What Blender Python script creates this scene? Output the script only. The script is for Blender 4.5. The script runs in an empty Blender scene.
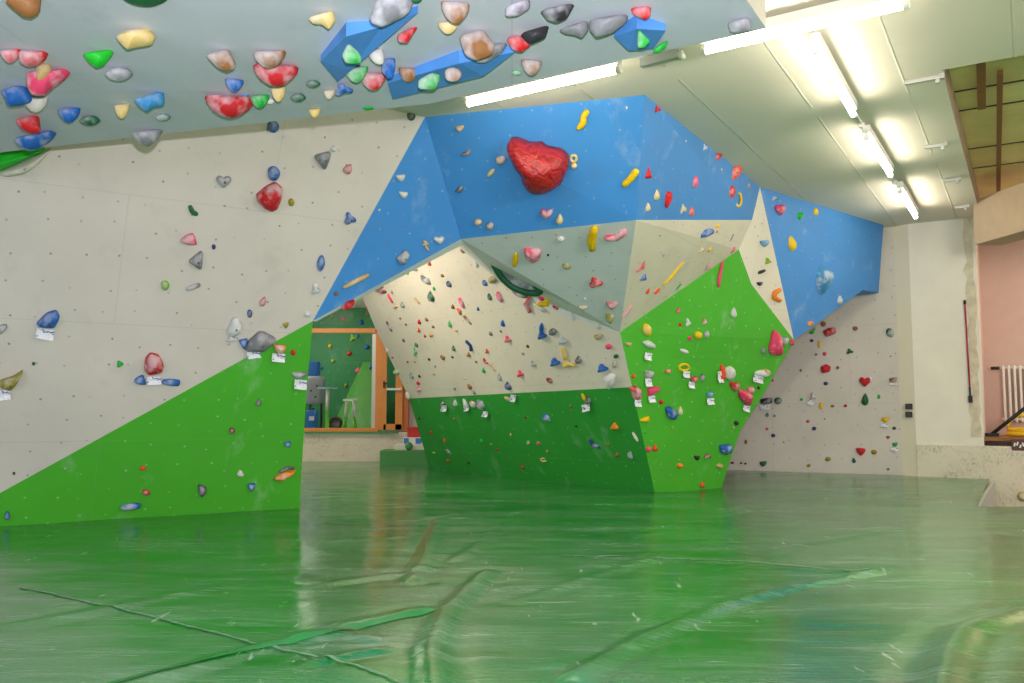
import bpy, bmesh, math, random
from mathutils import Vector, Matrix, noise
from mathutils.bvhtree import BVHTree
random.seed(7)
S = bpy.context.scene
COL = S.collection
# ------------------------------------------------------------------ camera, world, exposure, lights
FPX = 870.0                                   # focal length in pixels of the 1024 x 683 frame
PITCH = math.atan(72.5 / FPX)
CAM = Vector((0, 0, 1.05))
cd = bpy.data.cameras.new('camera'); cam = bpy.data.objects.new('camera', cd); COL.objects.link(cam)
cd.sensor_width = 36; cd.lens = FPX / 1024 * 36; cd.clip_end = 200
cam.location = CAM; cam.rotation_euler = (math.pi / 2 + PITCH, 0, 0)
S.camera = cam
S.view_settings.view_transform = 'Standard'
S.view_settings.look = 'None'
S.view_settings.gamma = 1
S.view_settings.use_curve_mapping = False
S.view_settings.exposure = 0.0
W = bpy.data.worlds.new('world'); S.world = W; W.use_nodes = True
W.node_tree.nodes['Background'].inputs[0].default_value = (0.92, 0.90, 1.0, 1)
W.node_tree.nodes['Background'].inputs[1].default_value = 0.9
TUBE = 36.0                                    # emission of the fluorescent tubes
def lamp(name, kind, loc, power, color, size=0.1, target=None, size_y=None):
    l = bpy.data.lights.new(name, kind); l.energy = power; l.color = color
    if kind == 'AREA':
        l.size = size
        if size_y: l.shape = 'RECTANGLE'; l.size_y = size_y
    else: l.shadow_soft_size = size
    o = bpy.data.objects.new(name, l); COL.objects.link(o); o.location = loc
    if target is not None:
        o.rotation_euler = (Vector(target) - Vector(loc)).to_track_quat('-Z', 'Y').to_euler()
    return o
fl = lamp('camera_flash', 'SPOT', (0.03, 0.0, 1.26), 1060, (0.93, 0.92, 1.0), 0.035, (-1.6, 6, 2.5))
fl.data.spot_size = math.radians(105); fl.data.spot_blend = .75
lamp('window_daylight', 'AREA', (-4.2, -4.5, 1.3), 150, (0.82, 0.88, 1.0), 4.0, (-3.5, 8, 2.4), 1.6)
lamp('right_side_fill', 'AREA', (5.2, 2.0, 3.5), 360, (1.0, 0.89, 0.74), 2.6, (6.6, 9.5, 0.6), 1.6)  # unseen warm fill, added to brighten the pillar and the right side
lamp('back_cave_light', 'AREA', (-3.3, 11.9, 3.4), 90, (1.0, 0.88, 0.72), 1.0, (-1.0, 12.6, 2.0), 1.0)
lamp('far_front_fill', 'AREA', (-4.6, 17.2, 3.7), 60, (1.0, 0.88, 0.7), 1.2, (-4.0, 19.0, 0.8), 1.2)  # fill added behind the left wall to lift the glazed front
lamp('glazed_room_fill', 'AREA', (-5.6, 21.6, 3.5), 90, (1.0, 0.93, 0.8), 1.0, (-4.0, 22.0, 0.7), 1.6)  # hidden fill added to light the room behind the glass
lamp('alcove_light', 'AREA', (9.4, 12.6, 3.4), 70, (1.0, 0.84, 0.66), 1.2, (9.0, 13.6, 1.6), 1.2)

# ------------------------------------------------------------------ rays from photo pixels into the place
FW = Vector((0, math.cos(PITCH), math.sin(PITCH))); UPV = Vector((0, -math.sin(PITCH), math.cos(PITCH)))
def ray(x, y): return FW + Vector((1, 0, 0)) * ((x - 512) / FPX) + UPV * ((341.5 - y) / FPX)
def at_z(x, y, z):
    d = ray(x, y); return CAM + d * ((z - CAM.z) / d.z)
def at_y(x, y, Y):
    d = ray(x, y); return CAM + d * (Y / d.y)
class Plane:
    def __init__(s, a, b, c):
        s.p = Vector(a); s.n = (Vector(b) - s.p).cross(Vector(c) - s.p).normalized()
        if s.n.dot(CAM - s.p) < 0: s.n = -s.n
    def hit(s, x, y):
        d = ray(x, y); return CAM + d * ((s.p - CAM).dot(s.n) / d.dot(s.n))
CEIL = 3.95
U = Vector((0.512, 0.859, 0)).normalized()    # the hall's long direction
V = Vector((U.y, -U.x, 0))                    # across the hall, to the right
ceil = lambda x, y: at_z(x, y, CEIL)
ground = lambda x, y: at_z(x, y, 0)

# ------------------------------------------------------------------ materials
MATS = {}
def new_mat(name):
    m = bpy.data.materials.new(name); m.use_nodes = True; nt = m.node_tree
    b = nt.nodes['Principled BSDF']; MATS[name] = m
    return m, nt, b
def N(nt, t, **k):
    n = nt.nodes.new(t)
    for a, v in k.items(): setattr(n, a, v)
    return n
def mixc(nt, fac, a, b, mode='MIX'):
    n = N(nt, 'ShaderNodeMix', data_type='RGBA', blend_type=mode)
    for s, v in ((0, fac), (6, a), (7, b)):
        if isinstance(v, bpy.types.NodeSocket): nt.links.new(v, n.inputs[s])
        elif s == 0: n.inputs[0].default_value = v
        else: n.inputs[s].default_value = (*v[:3], 1)
    return n.outputs[2]
def maprange(nt, v, a, b, c=0.0, d=1.0):
    n = N(nt, 'ShaderNodeMapRange'); nt.links.new(v, n.inputs[0])
    for i, x in enumerate((a, b, c, d)): n.inputs[i + 1].default_value = x
    return n.outputs[0]
def noise_tex(nt, vec, scale, detail=4, rough=.5, stretch=None):
    if stretch:
        mp = N(nt, 'ShaderNodeMapping'); mp.inputs['Scale'].default_value = stretch[:3]
        if len(stretch) > 3: mp.inputs['Rotation'].default_value = (0, 0, stretch[3])
        nt.links.new(vec, mp.inputs[0]); vec = mp.outputs[0]
    n = N(nt, 'ShaderNodeTexNoise'); nt.links.new(vec, n.inputs['Vector'])
    n.inputs['Scale'].default_value = scale; n.inputs['Detail'].default_value = detail; n.inputs['Roughness'].default_value = rough
    return n.outputs[0]
def srgb(r, g, b):
    f = lambda c: (c / 255 / 12.92) if c / 255 <= .04045 else ((c / 255 + .055) / 1.055) ** 2.4
    return (f(r), f(g), f(b))
def plain(name, rgb, rough=.6, metal=0, emit=None, es=0, bump=0, bscale=20, vary=0.0, spec=.5):
    m, nt, b = new_mat(name)
    b.inputs['Base Color'].default_value = (*rgb, 1); b.inputs['Roughness'].default_value = rough
    b.inputs['Metallic'].default_value = metal; b.inputs['Specular IOR Level'].default_value = spec
    tc = N(nt, 'ShaderNodeTexCoord')
    if vary:
        f = noise_tex(nt, tc.outputs['Object'], bscale * .3, 4)
        c = mixc(nt, maprange(nt, f, .3, .7), [x * (1 - vary) for x in rgb], [min(1, x * (1 + vary)) for x in rgb])
        nt.links.new(c, b.inputs['Base Color'])
    if bump:
        f = noise_tex(nt, tc.outputs['Object'], bscale, 4)
        bp = N(nt, 'ShaderNodeBump'); bp.inputs['Strength'].default_value = bump; bp.inputs['Distance'].default_value = .01
        nt.links.new(f, bp.inputs['Height']); nt.links.new(bp.outputs[0], b.inputs['Normal'])
    if emit: b.inputs['Emission Color'].default_value = (*emit, 1); b.inputs['Emission Strength'].default_value = es
    return m
def panel(name, rgb, rough=.55, dots=True, chalk=.25, spacing=.27, dot=(.12, .12, .11), light_dots=False, dotr=.048):
    """painted climbing plywood: bolt holes, panel joints, chalk smears and scuffs; uses a UV map in metres"""
    m, nt, b = new_mat(name)
    uv = N(nt, 'ShaderNodeUVMap'); uv.uv_map = 'metres'; vec = uv.outputs[0]
    base = mixc(nt, maprange(nt, noise_tex(nt, vec, .9, 5, .55), .3, .7), [x * .93 for x in rgb], [min(1, x * 1.05) for x in rgb])
    dirt = maprange(nt, noise_tex(nt, vec, 2.2, 7, .62), .56, .76)
    base = mixc(nt, mul(nt, dirt, .35), base, [x * .55 + .06 for x in rgb])
    ch = maprange(nt, noise_tex(nt, vec, 1.7, 8, .66, (1.3, .8, 1)), .58, .78)
    base = mixc(nt, mul(nt, ch, chalk), base, (.72, .74, .72))
    scr = maprange(nt, noise_tex(nt, vec, 9, 3, .6, (1, .25, 1, .5)), .70, .76)
    base = mixc(nt, mul(nt, scr, chalk * .8), base, (.75, .76, .74))
    # joints between plywood sheets
    bk = N(nt, 'ShaderNodeTexBrick'); nt.links.new(vec, bk.inputs['Vector'])
    bk.inputs['Scale'].default_value = 1; bk.inputs['Brick Width'].default_value = 2.44; bk.inputs['Row Height'].default_value = 1.22
    bk.inputs['Mortar Size'].default_value = .004; bk.inputs['Mortar Smooth'].default_value = .3
    base = mixc(nt, mul(nt, bk.outputs['Fac'], .22), base, (.25, .25, .22))
    if dots:
        vo = N(nt, 'ShaderNodeTexVoronoi', voronoi_dimensions='2D'); vo.inputs['Scale'].default_value = 1 / spacing; vo.inputs['Randomness'].default_value = .55
        nt.links.new(vec, vo.inputs['Vector'])
        d = maprange(nt, vo.outputs['Distance'], dotr, dotr * .6)
        sx = N(nt, 'ShaderNodeSeparateColor'); nt.links.new(vo.outputs['Color'], sx.inputs[0])
        base = mixc(nt, mul(nt, mul(nt, d, maprange(nt, sx.outputs[0], 0, 1, .2, .75)), 1.0), base, dot)
    nt.links.new(base, b.inputs['Base Color'])
    b.inputs['Roughness'].default_value = rough; b.inputs['Specular IOR Level'].default_value = .35
    f = noise_tex(nt, vec, 90, 2); bp = N(nt, 'ShaderNodeBump'); bp.inputs['Strength'].default_value = .15; bp.inputs['Distance'].default_value = .004
    nt.links.new(f, bp.inputs['Height']); nt.links.new(bp.outputs[0], b.inputs['Normal'])
    return m
def mul(nt, a, k):
    n = N(nt, 'ShaderNodeMath', operation='MULTIPLY'); nt.links.new(a, n.inputs[0])
    if isinstance(k, bpy.types.NodeSocket): nt.links.new(k, n.inputs[1])
    else: n.inputs[1].default_value = k
    return n.outputs[0]
P_GREY = panel('panel_grey', srgb(208, 200, 190))
P_CREAM = panel('panel_cream', srgb(220, 212, 194), dotr=.045)
P_BLUE = panel('panel_blue', srgb(66, 138, 208), dot=(.35, .45, .5), chalk=.32)
P_GREEN = panel('panel_green', srgb(76, 174, 46), dot=(.45, .55, .42), chalk=.30)
P_GREEND = panel('panel_deep_green', srgb(44, 150, 50), dot=(.35, .5, .35), chalk=.25)
P_ROOF = panel('panel_roof', srgb(204, 208, 218), dots=False, chalk=.1)
P_SLAB = panel('panel_slab', srgb(206, 212, 212), chalk=.2)
P_WHITE = plain('plaster_white', srgb(238, 230, 214), .8, bump=.2, vary=.04, bscale=8)
P_BACK = plain('plywood_back', srgb(150, 125, 90), .8, vary=.1)
MORTAR = plain('raw_mortar', srgb(214, 202, 176), .9, bump=.6, bscale=30, vary=.15)
PINK = plain('plaster_pink', srgb(214, 184, 172), .85, vary=.03)
CEILM = None
def concrete(name, rgb, marks):
    m, nt, b = new_mat(name); tc = N(nt, 'ShaderNodeTexCoord'); v = tc.outputs['Object']
    base = mixc(nt, maprange(nt, noise_tex(nt, v, 1.3, 6), .3, .7), [x * .93 for x in rgb], [x * 1.04 for x in rgb])
    if marks:
        sp = maprange(nt, noise_tex(nt, v, 3.2, 8, .72, (.45, 1, 1)), .46, .60)
        sp2 = maprange(nt, noise_tex(nt, v, 40, 4, .7, (1, 1, .5)), .47, .60)
        base = mixc(nt, mul(nt, mul(nt, sp, sp2), marks), base, (.12, .11, .09))
    nt.links.new(base, b.inputs['Base Color']); b.inputs['Roughness'].default_value = .85
    bp = N(nt, 'ShaderNodeBump'); bp.inputs['Strength'].default_value = .3; bp.inputs['Distance'].default_value = .01
    nt.links.new(noise_tex(nt, v, 25, 5), bp.inputs['Height']); nt.links.new(bp.outputs[0], b.inputs['Normal'])
    return m
PLINTH = concrete('plinth_concrete', srgb(226, 216, 194), .5)
FLOORC = concrete('floor_concrete', srgb(150, 145, 132), .3)
def ceiling_mat():
    m, nt, b = new_mat('ceiling_concrete'); uv = N(nt, 'ShaderNodeUVMap'); uv.uv_map = 'metres'; v = uv.outputs[0]
    rgb = srgb(232, 222, 206)
    base = mixc(nt, maprange(nt, noise_tex(nt, v, .8, 5), .3, .7), [x * .94 for x in rgb], [x * 1.03 for x in rgb])
    sx = N(nt, 'ShaderNodeSeparateXYZ'); nt.links.new(v, sx.inputs[0])
    # formwork board ridges along the hall, every 0.62 m, broken up by noise
    w = N(nt, 'ShaderNodeMath', operation='PINGPONG'); nt.links.new(sx.outputs[1], w.inputs[0]); w.inputs[1].default_value = .42
    ln = maprange(nt, w.outputs[0], .012, .004)
    br = maprange(nt, noise_tex(nt, v, 1.1, 4, .6, (1, .5, 1)), .38, .44)
    seam = mul(nt, ln, br)
    base = mixc(nt, mul(nt, seam, .6), base, srgb(240, 236, 214))
    nt.links.new(base, b.inputs['Base Color']); b.inputs['Roughness'].default_value = .8
    bp = N(nt, 'ShaderNodeBump'); bp.inputs['Strength'].default_value = .8; bp.inputs['Distance'].default_value = .02
    nt.links.new(seam, bp.inputs['Height']); nt.links.new(bp.outputs[0], b.inputs['Normal'])
    return m
CEILM = ceiling_mat()
INSUL = plain('yellow_insulation', srgb(250, 226, 160), .95, bump=1.0, bscale=5, vary=.12)
WOODB = plain('brown_batten', srgb(150, 100, 52), .7, vary=.1)
RAWSLAB = plain('raw_slab_edge', srgb(170, 148, 120), .9, bump=.8, bscale=25, vary=.25)
STEEL = plain('grey_steel', srgb(190, 190, 185), .4, .6)
DARKST = plain('dark_steel', srgb(60, 52, 46), .5, .5)
BLACK = plain('black_plastic', srgb(22, 22, 24), .5)
WHITEP = plain('white_enamel', srgb(235, 233, 225), .4)
ORANGE = plain('orange_wood', srgb(220, 138, 58), .45, vary=.06)
TUBEM = plain('lit_tube', (1, 1, 1), .5, emit=(1.0, .93, .76), es=TUBE)
def mat_floor():
    m, nt, b = new_mat('green_mat_vinyl'); tc = N(nt, 'ShaderNodeTexCoord'); v = tc.outputs['Object']
    g1, g2 = srgb(14, 112, 40), srgb(34, 138, 50)
    base = mixc(nt, maprange(nt, noise_tex(nt, v, .55, 4), .35, .65), g1, g2)
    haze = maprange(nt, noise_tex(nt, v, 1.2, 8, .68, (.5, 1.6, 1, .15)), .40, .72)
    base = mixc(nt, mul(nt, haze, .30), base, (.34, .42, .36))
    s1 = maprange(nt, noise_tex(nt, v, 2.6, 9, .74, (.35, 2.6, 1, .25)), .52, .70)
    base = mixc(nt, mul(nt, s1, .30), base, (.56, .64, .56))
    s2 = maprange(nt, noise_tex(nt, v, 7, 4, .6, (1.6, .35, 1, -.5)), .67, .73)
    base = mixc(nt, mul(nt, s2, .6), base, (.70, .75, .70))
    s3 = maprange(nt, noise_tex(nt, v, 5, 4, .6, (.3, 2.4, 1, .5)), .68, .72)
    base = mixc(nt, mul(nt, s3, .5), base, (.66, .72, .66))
    nt.links.new(base, b.inputs['Base Color'])
    r = maprange(nt, haze, 0, 1, .15, .32); nt.links.new(r, b.inputs['Roughness'])
    b.inputs['Specular IOR Level'].default_value = .6
    b.inputs['Coat Weight'].default_value = .2; b.inputs['Coat Roughness'].default_value = .12
    bp = N(nt, 'ShaderNodeBump'); bp.inputs['Strength'].default_value = .35; bp.inputs['Distance'].default_value = .02
    fine = N(nt, 'ShaderNodeMath', operation='ADD'); nt.links.new(noise_tex(nt, v, 2.4, 5, .55, (.6, 1.5, 1, .2)), fine.inputs[0])
    nt.links.new(mul(nt, noise_tex(nt, v, 8.0, 5, .62, (.22, 1.5, 1, .12)), .65), fine.inputs[1]); nt.links.new(fine.outputs[0], bp.inputs['Height']); nt.links.new(bp.outputs[0], b.inputs['Normal'])
    return m
MATF = mat_floor()

# ------------------------------------------------------------------ mesh helpers
def link(name, me, mat=None, parent=None, smooth=False):
    o = bpy.data.objects.new(name, me); COL.objects.link(o)
    if mat is not None:
        for m in (mat if isinstance(mat, (list, tuple)) else [mat]): me.materials.append(m)
    if smooth:
        for p in me.polygons: p.use_smooth = True
    if parent is not None: o.parent = parent
    return o
def obj(name, bm, mat=None, parent=None, smooth=False):
    bmesh.ops.recalc_face_normals(bm, faces=bm.faces)
    me = bpy.data.meshes.new(name); bm.to_mesh(me); bm.free()
    return link(name, me, mat, parent, smooth)
def tag(o, label, cat, group=None, kind=None):
    o['label'] = label; o['category'] = cat
    if group: o['group'] = group
    if kind: o['kind'] = kind
    return o
def struct(o): o['kind'] = 'structure'; return o
def empty(name, loc, rz=0):
    o = bpy.data.objects.new(name, None); COL.objects.link(o); o.location = loc; o.rotation_euler.z = rz
    o.empty_display_size = .1; return o
def box(bm, c, s, rot=None, mi=0, bevel=0):
    r = bmesh.ops.create_cube(bm, size=1)
    vs = r['verts']
    M = Matrix.Translation(Vector(c)) @ (rot.to_4x4() if rot is not None else Matrix.Identity(4)) @ Matrix.Diagonal((*s, 1))
    bmesh.ops.transform(bm, matrix=M, verts=vs)
    fs = set(f for v in vs for f in v.link_faces)
    for f in fs: f.material_index = mi
    if bevel:
        es = list(set(e for v in vs for e in v.link_edges))
        bmesh.ops.bevel(bm, geom=es, offset=bevel, segments=2, affect='EDGES', profile=.7)
def tube(bm, pts, r, seg=10, mi=0, caps=True, r2=None):
    pts = [Vector(p) for p in pts]; rings = []
    n = len(pts); up = None
    for i, p in enumerate(pts):
        t = (pts[min(i + 1, n - 1)] - pts[max(i - 1, 0)]).normalized()
        if up is None: up = t.orthogonal().normalized()
        a = (up - t * up.dot(t)).normalized(); up = a; b = t.cross(a)
        rr = r if r2 is None else r + (r2 - r) * i / (n - 1)
        rings.append([bm.verts.new(p + (a * math.cos(q) + b * math.sin(q)) * rr) for q in [2 * math.pi * k / seg for k in range(seg)]])
    for i in range(n - 1):
        for k in range(seg):
            f = bm.faces.new((rings[i][k], rings[i][(k + 1) % seg], rings[i + 1][(k + 1) % seg], rings[i + 1][k])); f.material_index = mi
    if caps:
        for R_ in (rings[0], rings[-1]):
            f = bm.faces.new(R_); f.material_index = mi
def lathe(bm, prof, c=(0, 0, 0), seg=24, mi=0):
    c = Vector(c); rings = []
    for r, z in prof:
        rings.append([bm.verts.new(c + Vector((r * math.cos(a), r * math.sin(a), z))) for a in [2 * math.pi * k / seg for k in range(seg)]])
    for i in range(len(prof) - 1):
        for k in range(seg):
            f = bm.faces.new((rings[i][k], rings[i][(k + 1) % seg], rings[i + 1][(k + 1) % seg], rings[i + 1][k])); f.material_index = mi
    for R_ in (rings[0], rings[-1]):
        if len(set(R_)) > 2: f = bm.faces.new(R_); f.material_index = mi
ROOM = Matrix(((V.x, U.x, 0), (V.y, U.y, 0), (0, 0, 1)))      # local x = across, local y = along the hall
RZ = math.atan2(V.y, V.x)
PICK = {}                                                     # surfaces to set holds on
def wall(name, faces, mats, thick=.10, flip=None):
    """faces: list of (material index, [points]); a solid board: front faces plus back and rim"""
    vs, vid, fs, mi = [], {}, [], []
    def vi(p):
        k = (round(p.x, 4), round(p.y, 4), round(p.z, 4))
        if k not in vid: vid[k] = len(vs); vs.append(Vector(p))
        return vid[k]
    for m_, pts in faces:
        f = [vi(p) for p in pts]
        n = Vector((0, 0, 0))
        for i in range(len(f)): n += vs[f[i]].cross(vs[f[(i + 1) % len(f)]])
        c = sum((vs[i] for i in f), Vector()) / len(f)
        if n.dot(CAM - c) < 0: f.reverse()
        fs.append(f); mi.append(m_)
    front = len(fs)
    PICK[name] = BVHTree.FromPolygons(vs, fs)
    # vertex normals for the offset
    vn = [Vector() for _ in vs]
    for f in fs:
        n = Vector()
        for i in range(len(f)): n += vs[f[i]].cross(vs[f[(i + 1) % len(f)]])
        n.normalize()
        for i in f: vn[i] += n
    nv = len(vs)
    allv = vs + [v - n.normalized() * thick for v, n in zip(vs, vn)]
    edges = {}
    for f in fs:
        for i in range(len(f)):
            a, b = f[i], f[(i + 1) % len(f)]; edges[(a, b)] = 1
    rim = [(a, b) for (a, b) in edges if (b, a) not in edges]
    af = list(fs) + [[i + nv for i in reversed(f)] for f in fs] + [[b, a, a + nv, b + nv] for a, b in rim]
    me = bpy.data.meshes.new(name); me.from_pydata([tuple(v) for v in allv], [], af); me.update()
    uvl = me.uv_layers.new(name='metres')
    for p in me.polygons:
        k = p.index
        p.material_index = mi[k] if k < front else (len(mats) - 1)
        n = p.normal; a = Vector((0, 0, 1)).cross(n)
        a = a.normalized() if a.length > .2 else V.copy(); b = n.cross(a)
        for li in p.loop_indices:
            co = me.vertices[me.loops[li].vertex_index].co; uvl.data[li].uv = (co.dot(a), co.dot(b))
    return struct(link(name, me, mats))

# ------------------------------------------------------------------ the climbing walls
Lb0, Lb1, T0 = ground(0, 526), ground(300, 508), ceil(425, 117)
PL = Plane(Lb0, Lb1, T0)
bd = (Lb1 - Lb0).normalized()
slope_up = PL.n.cross(bd); slope_up = slope_up if slope_up.z > 0 else -slope_up; slope_up.normalize()
Lext = Lb0 - bd * 3.0
upk = CEIL / slope_up.z
Lext_top = Lext + slope_up * upk
g0, g1 = PL.hit(0, 493), PL.hit(312.8, 321)
gd = (g0 - g1); tt = g0.z / (-gd.z) if gd.z else 0
M0 = g0 + gd * tt                                             # paint line meets the mat
F0 = PL.hit(461, 239)
D0 = -.06                                                     # walls run a little below the mat surface
def down(p, pl_up): return p - pl_up * ((p.z - D0) / pl_up.z)
LbD, LeD, M0D = down(Lb1, slope_up), down(Lext, slope_up), down(M0, slope_up)
wall('wall_left', [
    (0, [LeD, M0D, g0, g1, T0, Lext_top]),
    (1, [M0D, LbD, PL.hit(306, 400), g1, g0]),
    (2, [g1, F0, T0])], [P_GREY, P_GREEN, P_BLUE, P_BACK], .13)
wall('wall_arch_edge', [(0, [g1, F0, F0 + U * .15, g1 + U * .05])], [P_SLAB, P_SLAB], .02)
T1 = ceil(645, 95); B2 = at_y(636, 220, 8.54)
K = at_y(620, 332, 10.4)
T2, T3 = ceil(760, 187), ceil(883.5, 225)
wall('wall_centre', [(0, [T0, T1, B2]), (0, [T0, B2, F0]), (1, [F0, B2, K])], [P_BLUE, P_SLAB, P_BACK], .12)
b1, bL = ground(655, 493.8), ground(430, 470)
PI_ = Plane(b1, bL, K)
I0, I1, I2 = PI_.hit(457.5, 246), PI_.hit(505, 286), PI_.hit(560, 314)
wall('wall_soffit', [(0, [F0, K, I2, I1, I0])], [P_SLAB, P_BACK], .05)
gl, gr = PI_.hit(409.5, 398.5), PI_.hit(627.5, 387)
gr = min((K.lerp(b1, t_ / 200) for t_ in range(201)), key=lambda q: abs(341.5 - FPX * (q - CAM).dot(UPV) / (q - CAM).dot(FW) - 387))
bLd, b1d = bL + (bL - gl) * .02, b1 + (b1 - K) * .04
wall('wall_inner', [
    (0, [gl, gr, K, I2, I1, I0, PI_.hit(452, 205), PI_.hit(352, 235), PI_.hit(353, 275), PI_.hit(377, 332)]),
    (1, [bLd, b1d, gr, gl])], [P_CREAM, P_GREEND, P_BACK], .10)
PR1 = Plane(T1, T2, B2); B3 = at_y(752, 220, 10.93)
b2 = ground(721, 489.4); PG = Plane(K, b1, b2); A_ = at_y(738.8, 249.5, 11.08); C_ = at_y(794, 340, 12.05)
Kk = Plane(K, A_, C_).hit(751.4, 284)
D1, D2, D3 = PG.hit(761, 398), PG.hit(740, 431), PG.hit(728, 467)
wall('wall_prow', [
    (0, [T1, T2, B3]), (0, [T1, B3, B2]),
    (1, [B2, B3, A_]), (1, [B2, A_, K]), (1, [B3, T2, A_]), (1, [A_, T2, Kk]), (1, [T2, C_, Kk]),
    (2, [K, A_, Kk]), (2, [K, Kk, C_]), (2, [K, C_, D1]), (2, [K, D1, D2, D3, b2 + (b2 - D3) * .3, b1d])],
    [P_BLUE, P_CREAM, P_GREEN, P_BACK], .10)
PR3 = Plane(T2, T3, C_); PP0 = ceil(908, 224); PP0.z = 0; BW0 = Plane(PP0 - V * .2 + U * .08, PP0 - V * 1.2 + U * .08, PP0 - V * .2 + U * .08 + Vector((0, 0, 1)))
E_ = at_y(878.5, 293, 13.30); PE = Plane(T2, E_, C_); E1 = PE.hit(863, 290)
E0 = at_y(824.5, 318, 12.3); EU = BW0.hit(853, 296)
wall('wall_right', [(0, [T2, T3, E_]), (0, [T2, E_, E1, C_]), (0, [E_, EU, E1])], [P_BLUE, P_BLUE], .10)
for n_, p_ in (('Lb0', Lb0), ('Lb1', Lb1), ('T0', T0), ('T1', T1), ('T2', T2), ('T3', T3), ('F0', F0), ('B2', B2), ('B3', B3), ('K', K), ('A', A_), ('C', C_), ('D2', D2), ('b1', b1), ('b2', b2), ('bL', bL), ('I0', I0), ('E', E_), ('gl', gl)):
    print('VERT', n_, [round(x, 2) for x in p_])
# back wall, column and pillar
PP = ceil(908, 224); PP.z = 0
PP2 = PP - V * .16 + U * .10
Q0 = PP - V * .22 + U * .10
QL = Q0 - V * 3.6
up = Vector((0, 0, 1))
wall('wall_back', [(0, [QL - up * .4, Q0 - up * .4, Q0 + up * CEIL, QL + up * CEIL])], [P_GREY, P_BACK], .1)
BW = Plane(QL, Q0, Q0 + up)
pj = Plane(PP, PP + V, PP + up)
def on_pillar(x, y): return pj.hit(x, y)
PR = on_pillar(984, 440); PR.z = 0
wall('wall_column', [(0, [Q0 - up * .4, PP - up * .4, PP + up * CEIL, Q0 + up * CEIL])], [plain('column_cream', srgb(240, 228, 204), .8), P_WHITE], .1)
print('VERT PR', PR, 'PP', PP, (PR - PP).dot(V))
ledge_z = on_pillar(940, 445).z
print('ledge z', ledge_z)
bm = bmesh.new()
pw = (PR - PP).dot(V)
box(bm, PP + V * pw / 2 + U * .25 + up * (ledge_z + CEIL) / 2, (pw, .5, CEIL - ledge_z), ROOM)
struct(obj('wall_pillar', bm, P_WHITE))
bm = bmesh.new()   # raw mortar strip along the pillar's right edge
random.seed(3)
prev = None
for i in range(26):
    z = ledge_z + .12 + (CEIL - ledge_z - .12) * i / 25
    l = PP + V * (pw - .15 + random.uniform(-.035, .035) - 0) - U * .006 + up * z
    r = PP + V * (pw - .03 + random.uniform(-.02, .02)) - U * .006 + up * z
    a = [bm.verts.new(l), bm.verts.new(r), bm.verts.new(r + U * .02), bm.verts.new(l + U * .02)]
    if prev:
        for k in range(4): bm.faces.new((prev[k], prev[(k + 1) % 4], a[(k + 1) % 4], a[k]))
    else: bm.faces.new(a)
    prev = a
bm.faces.new(prev)
struct(obj('trim_1', bm, MORTAR))
bm = bmesh.new()   # concrete plinth under pillar and alcove
box(bm, PP + V * 3.2 + U * .22 + up * (ledge_z - .5) / 2, (6.4, .5, ledge_z + .5), ROOM, bevel=.01)
struct(obj('wall_plinth', bm, PLINTH))
# alcove right of the pillar
bm = bmesh.new()
c0 = PR + U * 1.3
box(bm, c0 + V * 2 + up * 2.0, (5, .1, 4.4), ROOM)
box(bm, PR + U * .65 + V * (-.06) + up * 2.0, (.1, 1.2, 4.0), ROOM)
struct(obj('wall_alcove', bm, PINK))
bm = bmesh.new(); sh = PR.copy(); sh.z = 0
sill_z = on_pillar(1000, 437).z
box(bm, PR + V * 2.5 + U * .63 + up * (sill_z - .03), (5, 1.22, .06), ROOM)
struct(obj('trim_2', bm, WOODB))
# ------------------------------------------------------------------ ceiling with its opening, and the hanging roof panel
OC = ceil(942, 70); OC.z = 0
def uvbox(name, u0, u1, v0, v1, z0, z1, mats, org=OC, side_mi=1):
    bm = bmesh.new()
    box(bm, org + V * (v0 + v1) / 2 + U * (u0 + u1) / 2 + up * (z0 + z1) / 2, (v1 - v0, u1 - u0, z1 - z0), ROOM)
    o = obj(name, bm, mats); me = o.data; uvl = me.uv_layers.new(name='metres')
    for p in me.polygons:
        if abs(p.normal.z) < .5: p.material_index = min(side_mi, len(mats) - 1)
        for li in p.loop_indices:
            co = me.vertices[me.loops[li].vertex_index].co; uvl.data[li].uv = (co.dot(U), co.dot(V))
    return struct(o)
uvbox('ceiling', -9, 14, -16, 0, CEIL, CEIL + .3, [CEILM, RAWSLAB])
uvbox('ceiling', -9, 0, 0, 6, CEIL, CEIL + .3, [CEILM, CEILM])
uvbox('ceiling', -.4, 12, -.3, 6, CEIL + .34, CEIL + .44, [INSUL, INSUL])
bm = bmesh.new()   # steel straps that hold the insulation
zs = CEIL + .31
for xa, ya, xb, yb in ((944.8, 92.8, 1024, 81), (953.5, 111.7, 1024, 101), (967, 149, 1024, 142), (974.7, 168, 1024, 162)):
    p = (at_z(xa, ya, zs) + at_z(xb, yb, zs)) / 2
    box(bm, p + V * .8, (3.4, .016, .012), ROOM)
struct(obj('trim_3', bm, DARKST))
bm = bmesh.new()
for xa, ya, xb, yb, w_ in ((1000, 72, 998.4, 191, .05), (981, 60, 981.7, 107.7, .075)):
    p, q = at_z(xa, ya, CEIL + .28), at_z(xb, yb, CEIL + .28)
    d = q - p
    box(bm, (p + q) / 2, (w_, d.length, .04), Matrix.Rotation(math.atan2(-d.x, d.y), 3, 'Z'))
struct(obj('trim_4', bm, WOODB))
bm = bmesh.new()   # beam over the alcove
p, q = ceil(973, 205), ceil(1024, 187); d = (q - p).normalized()
c = p + d * 2.0; nrm = Vector((-d.y, d.x, 0))
nrm = nrm if nrm.x > 0 else -nrm
box(bm, Vector((c.x, c.y, 0)) + nrm * .2 + up * 3.70, (4.0, .4, .62), Matrix.Rotation(math.atan2(d.y, d.x), 3, 'Z'))
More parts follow.
